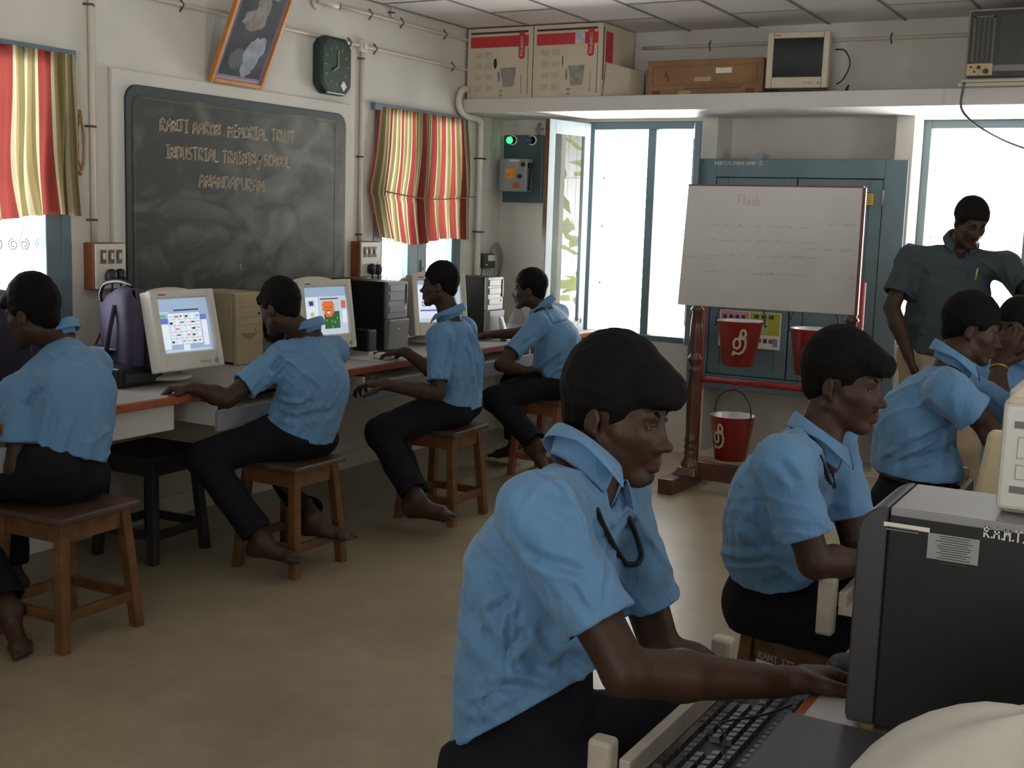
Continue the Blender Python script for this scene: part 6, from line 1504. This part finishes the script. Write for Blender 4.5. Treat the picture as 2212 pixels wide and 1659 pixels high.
# standing instructor
BOYS[9] = person('man standing by the right window in a dark shirt, head bent, hand at waist', P=(-1.03,5.93,.90), N=J(2072,530,5.65), H=J(2096,483,5.52), s=.84, seat=0, yaw=-1.25, hyaw=-.95, hpitch=-.45,
    RE=J(1926,665,5.66), RW=J(1962,765,5.56), LE=J(2235,640,5.40), LW=J(2290,700,5.30), RK=(-1.08,5.80,.49), RA=(-1.10,5.88,.09), LK=(-.86,5.84,.49), LA=(-.84,5.92,.09),
    h=.0052, shirt=DTEAL, pants=KHAKI, rh=dict(d=(.35,-.05,-.9), n=(.8,.3,.1), curl=.6), style=dict(top=.020, side=.016, zf=.062), seed=6, slouch=.0, sleeve=.72, cuffr=.066, tuck=False, hem=.0, htilt=0., hemflare=.012, wide=.165, bulk=1.12, shr=J(1968,560,5.68), shl=J(2172,575,5.55), beard=1., foot=dict(l=((.2,-1,0),-Z), r=((-.1,-1,0),-Z)))
n9 = BOYS[9]
o = MB(); q = n9['Ch']+n9['lat']*.075+n9['fw']*.152+n9['up']*.05; o.tube([q, q+n9['up']*.055], .0035, 8); mk('pocket_pen', o, M('gold_pen',(.62,.48,.18),.3,metal=.5), n9['body'])
# four boys along the left counter
BOYS[1] = person('boy in a sky blue shirt sitting with his back turned at the left edge', P=(-3.36,2.80,.565), N=J(133,729,4.30), H=J(72,683,4.22), s=.93, hem=.065, htilt=.30, yaw=PI+.12, hyaw=PI+.22, hpitch=-.22,
    RE=(-3.72,3.02,.80), RW=(-3.62,2.86,.72), LE=J(36,1008,4.06), LW=J(-25,1062,4.28), RK=(-3.74,2.90,.50), RA=(-3.74,2.88,.12), LK=(-3.73,2.64,.50), LA=J(22,1318,4.05),
    h=.0048, style=dict(top=.034, side=.012, fringe=[((0,.060,.075),(.062,.056,.036)),((0,.092,.062),(.050,.030,.024))]), seed=7, slouch=.055, sleeve=.74, cuffr=.062, wide=.165, shl=J(42,850,4.14), foot=dict(l=((.72,-.25,-.25),(-.2,0,-1))))
BOYS[2] = person('boy in a sky blue shirt reaching his arm to the counter beside the purple bag', P=(-3.205,3.90,.565), N=J(672,719,5.04), H=J(606,668,4.98), hem=.025, htilt=.45, yaw=PI-.05, hyaw=PI-.02, hpitch=-.28,
    RE=(-3.50,4.12,.74), RW=(-3.56,4.02,.70), LE=J(490,862,4.82), LW=J(418,838,4.80), RK=(-3.55,4.02,.50), RA=J(678,1120,5.05), LK=J(440,990,4.90), LA=J(566,1165,4.86),
    h=.0048, shl=J(612,772,4.95), lh=dict(d=(-.7,-.5,.0), n=(0,.1,-1), curl=(1.0,1.05,1.1,1.1), thumb=(.7,.5,.35)), style=dict(top=.026, side=.013, fringe=[((0,.080,.070),(.052,.036,.024)),((0,.104,.046),(.030,.016,.018))]), seed=8, slouch=.05, sleeve=.72, cuffr=.061,
    foot=dict(l=((.92,.25,-.02),(-.1,0,-1)), r=((.85,.35,-.05),(-.1,0,-1))))
BOYS[3] = person('boy in a sky blue shirt holding a mouse on the counter, seen in profile', P=(-3.12,4.965,.565), N=J(977,690,5.86), H=J(951,619,5.82), s=.82, vf=.9, hem=.035, htilt=.35, yaw=PI+.18, hyaw=PI+.32, hpitch=-.02,
    RE=J(960,820,5.95), RW=(-3.43,5.0,.797), LE=J(945,850,5.66), LW=J(838,832,5.45), RK=J(835,925,5.75), RA=J(905,1085,5.62), LK=J(822,935,5.60), LA=J(900,1075,5.48),
    h=.0050, lh=dict(d=(-.8,-.35,.05), n=(.1,.25,-1), curl=(.5,.65,.75,.8)), rh=dict(d=(-.9,-.25,-.12), n=(0,0,-1), curl=.4), style=dict(top=.024, side=.011, zf=.054, back=-.058), seed=9, slouch=.015, sleeve=.80, cuffr=.057,
    foot=dict(l=((.8,.5,-.05),(-.1,0,-1)), r=((.8,.5,-.05),(-.1,0,-1))))
BOYS[4] = person('boy in a sky blue shirt with curly hair nearest the corner, legs crossed', P=(-3.17,6.15,.565), N=J(1180,665,6.90), H=J(1145,628,6.86), s=.88, hem=.04, htilt=.35, yaw=PI+.12, hyaw=PI+.28, hpitch=-.06,
    RE=(-3.42,6.36,.80), RW=(-3.60,6.20,.79), LE=J(1082,788,6.62), LW=J(1130,800,6.72), RK=(-3.52,6.28,.50), RA=(-3.50,6.30,.12), LK=J(1068,862,6.68), LA=J(1165,965,6.45),
    h=.0052, lh=dict(d=(.3,.9,.0), n=(0,0,-1), curl=.5), style=dict(top=.021, side=.014, zf=.055), seed=10, slouch=.045, sleeve=.72, cuffr=.056,
    foot=dict(l=((.75,-.1,-.55),(-.5,-.3,-.8))))
crease(BOYS[5], [([(1118,1174),(1149,1201),(1196,1218),(1246,1230),(1277,1242)], .0075, -.0075), ([(1017,1178),(1061,1215),(1105,1262)], .008, -.007), ([(1105,1262),(1100,1370),(1090,1457)], .004, -.004),
  ([(1004,1309),(1044,1370),(1085,1413)], .012, -.009), ([(1091,1420),(1135,1356)], .009, -.008), ([(1135,1356),(1165,1395),(1196,1437)], .011, .010), ([(1091,1457),(1149,1464),(1196,1484)], .010, .011), ([(1040,1530),(1051,1501),(1112,1478)], .010, -.010),
  ([(1206,1440),(1237,1420),(1290,1452)], .010, -.010), ([(1245,1252),(1277,1309)], .005, .004), ([(1135,1001),(1210,1044),(1240,1092)], .005, -.005), ([(1162,1075),(1210,1095),(1237,1119)], .009, -.007), ([(1320,1110),(1312,1250),(1300,1340)], .004, -.004),
  ([(1060,1275),(1085,1262),(1104,1268)], .008, -.007), ([(1055,1330),(1080,1310),(1104,1285)], .008, -.007), ([(1075,1380),(1095,1340),(1104,1310)], .008, .007), ([(1000,1560),(1030,1575),(1060,1555)], .012, -.008)])
crease(BOYS[3], [([(1000,693),(1015,765),(1023,818),(1025,859)], .008, .009), ([(1006,701),(1031,744),(1047,790),(1060,847)], .008, .010), ([(1010,712),(1030,780),(1040,852)], .009, -.010), ([(976,712),(972,765),(963,806)], .009, -.009), ([(985,705),(998,760),(1003,850)], .010, -.006)])
crease(BOYS[2], [([(610,765),(596,788),(589,800)], .010, -.011), ([(590,740),(610,761),(668,761)], .006, -.005), ([(604,881),(652,877),(679,864)], .010, -.010), ([(590,890),(640,905),(725,885)], .012, -.009), ([(598,858),(625,866),(660,872)], .010, .008), ([(690,905),(715,890),(728,868)], .010, -.009)])
crease(BOYS[1], [([(61,880),(72,855),(98,839)], .010, -.010), ([(168,903),(154,955),(140,1001)], .014, -.009), ([(245,910),(259,969)], .012, -.009), ([(120,880),(112,930),(95,980)], .014, -.008), ([(200,900),(196,960),(180,1000)], .014, .007)])
crease(BOYS[4], [([(1173,667),(1195,701),(1231,690)], .006, -.006), ([(1154,724),(1137,739),(1125,753)], .010, -.010), ([(1161,808),(1197,779),(1213,764)], .012, -.010), ([(1170,825),(1200,800),(1225,792)], .010, .008)])
crease(BOYS[7], [([(1929,974),(1996,950),(2071,913)], .009, -.010), ([(1926,995),(1980,971),(2029,941)], .008, .008), ([(1960,1000),(2035,975),(2068,960)], .010, -.010), ([(1905,985),(1950,965),(1990,955)], .009, .008)])
crease(BOYS[6], [([(1611,1014),(1631,1050),(1640,1090)], .009, -.007), ([(1681,992),(1705,1020),(1725,1050)], .010, -.007), ([(1600,1120),(1640,1150),(1660,1190)], .012, -.009), ([(1540,1190),(1600,1200),(1670,1195)], .010, .008), ([(1640,1060),(1640,1110),(1645,1130)], .006, -.006)])
# cords worn round the neck
on_shirt(BOYS[5], 'neck_cord', [(1290,1100),(1302,1130),(1322,1170),(1340,1200),(1352,1216)], .0042, CORD)
on_shirt(BOYS[5], 'neck_cord', [(1358,1118),(1368,1140),(1380,1172),(1386,1200),(1378,1216),(1362,1219),(1350,1217)], .0048, CORD)
on_shirt(BOYS[6], 'neck_cord', [(1772,985),(1782,1010),(1792,1040),(1803,1052)], .0042, CORD)
on_shirt(BOYS[6], 'neck_cord', [(1800,1000),(1799,1025),(1804,1052)], .0032, CORD)
def lanyard(bd, px, label=None):
    o = MB().tube([np.array(p) for p in px], .0035, 8); mk('neck_cord', o, CORD, bd['body'])
b5 = BOYS[5]
mouse((-3.555, 4.975, CZ+.004), .2, 'pale mouse under the hand of the boy in profile at the counter', IVORY)
mouse((-.435, 1.985, CZ), PI-.5, 'black mouse under the hand of the nearest boy, beside the black tower', BLACK)
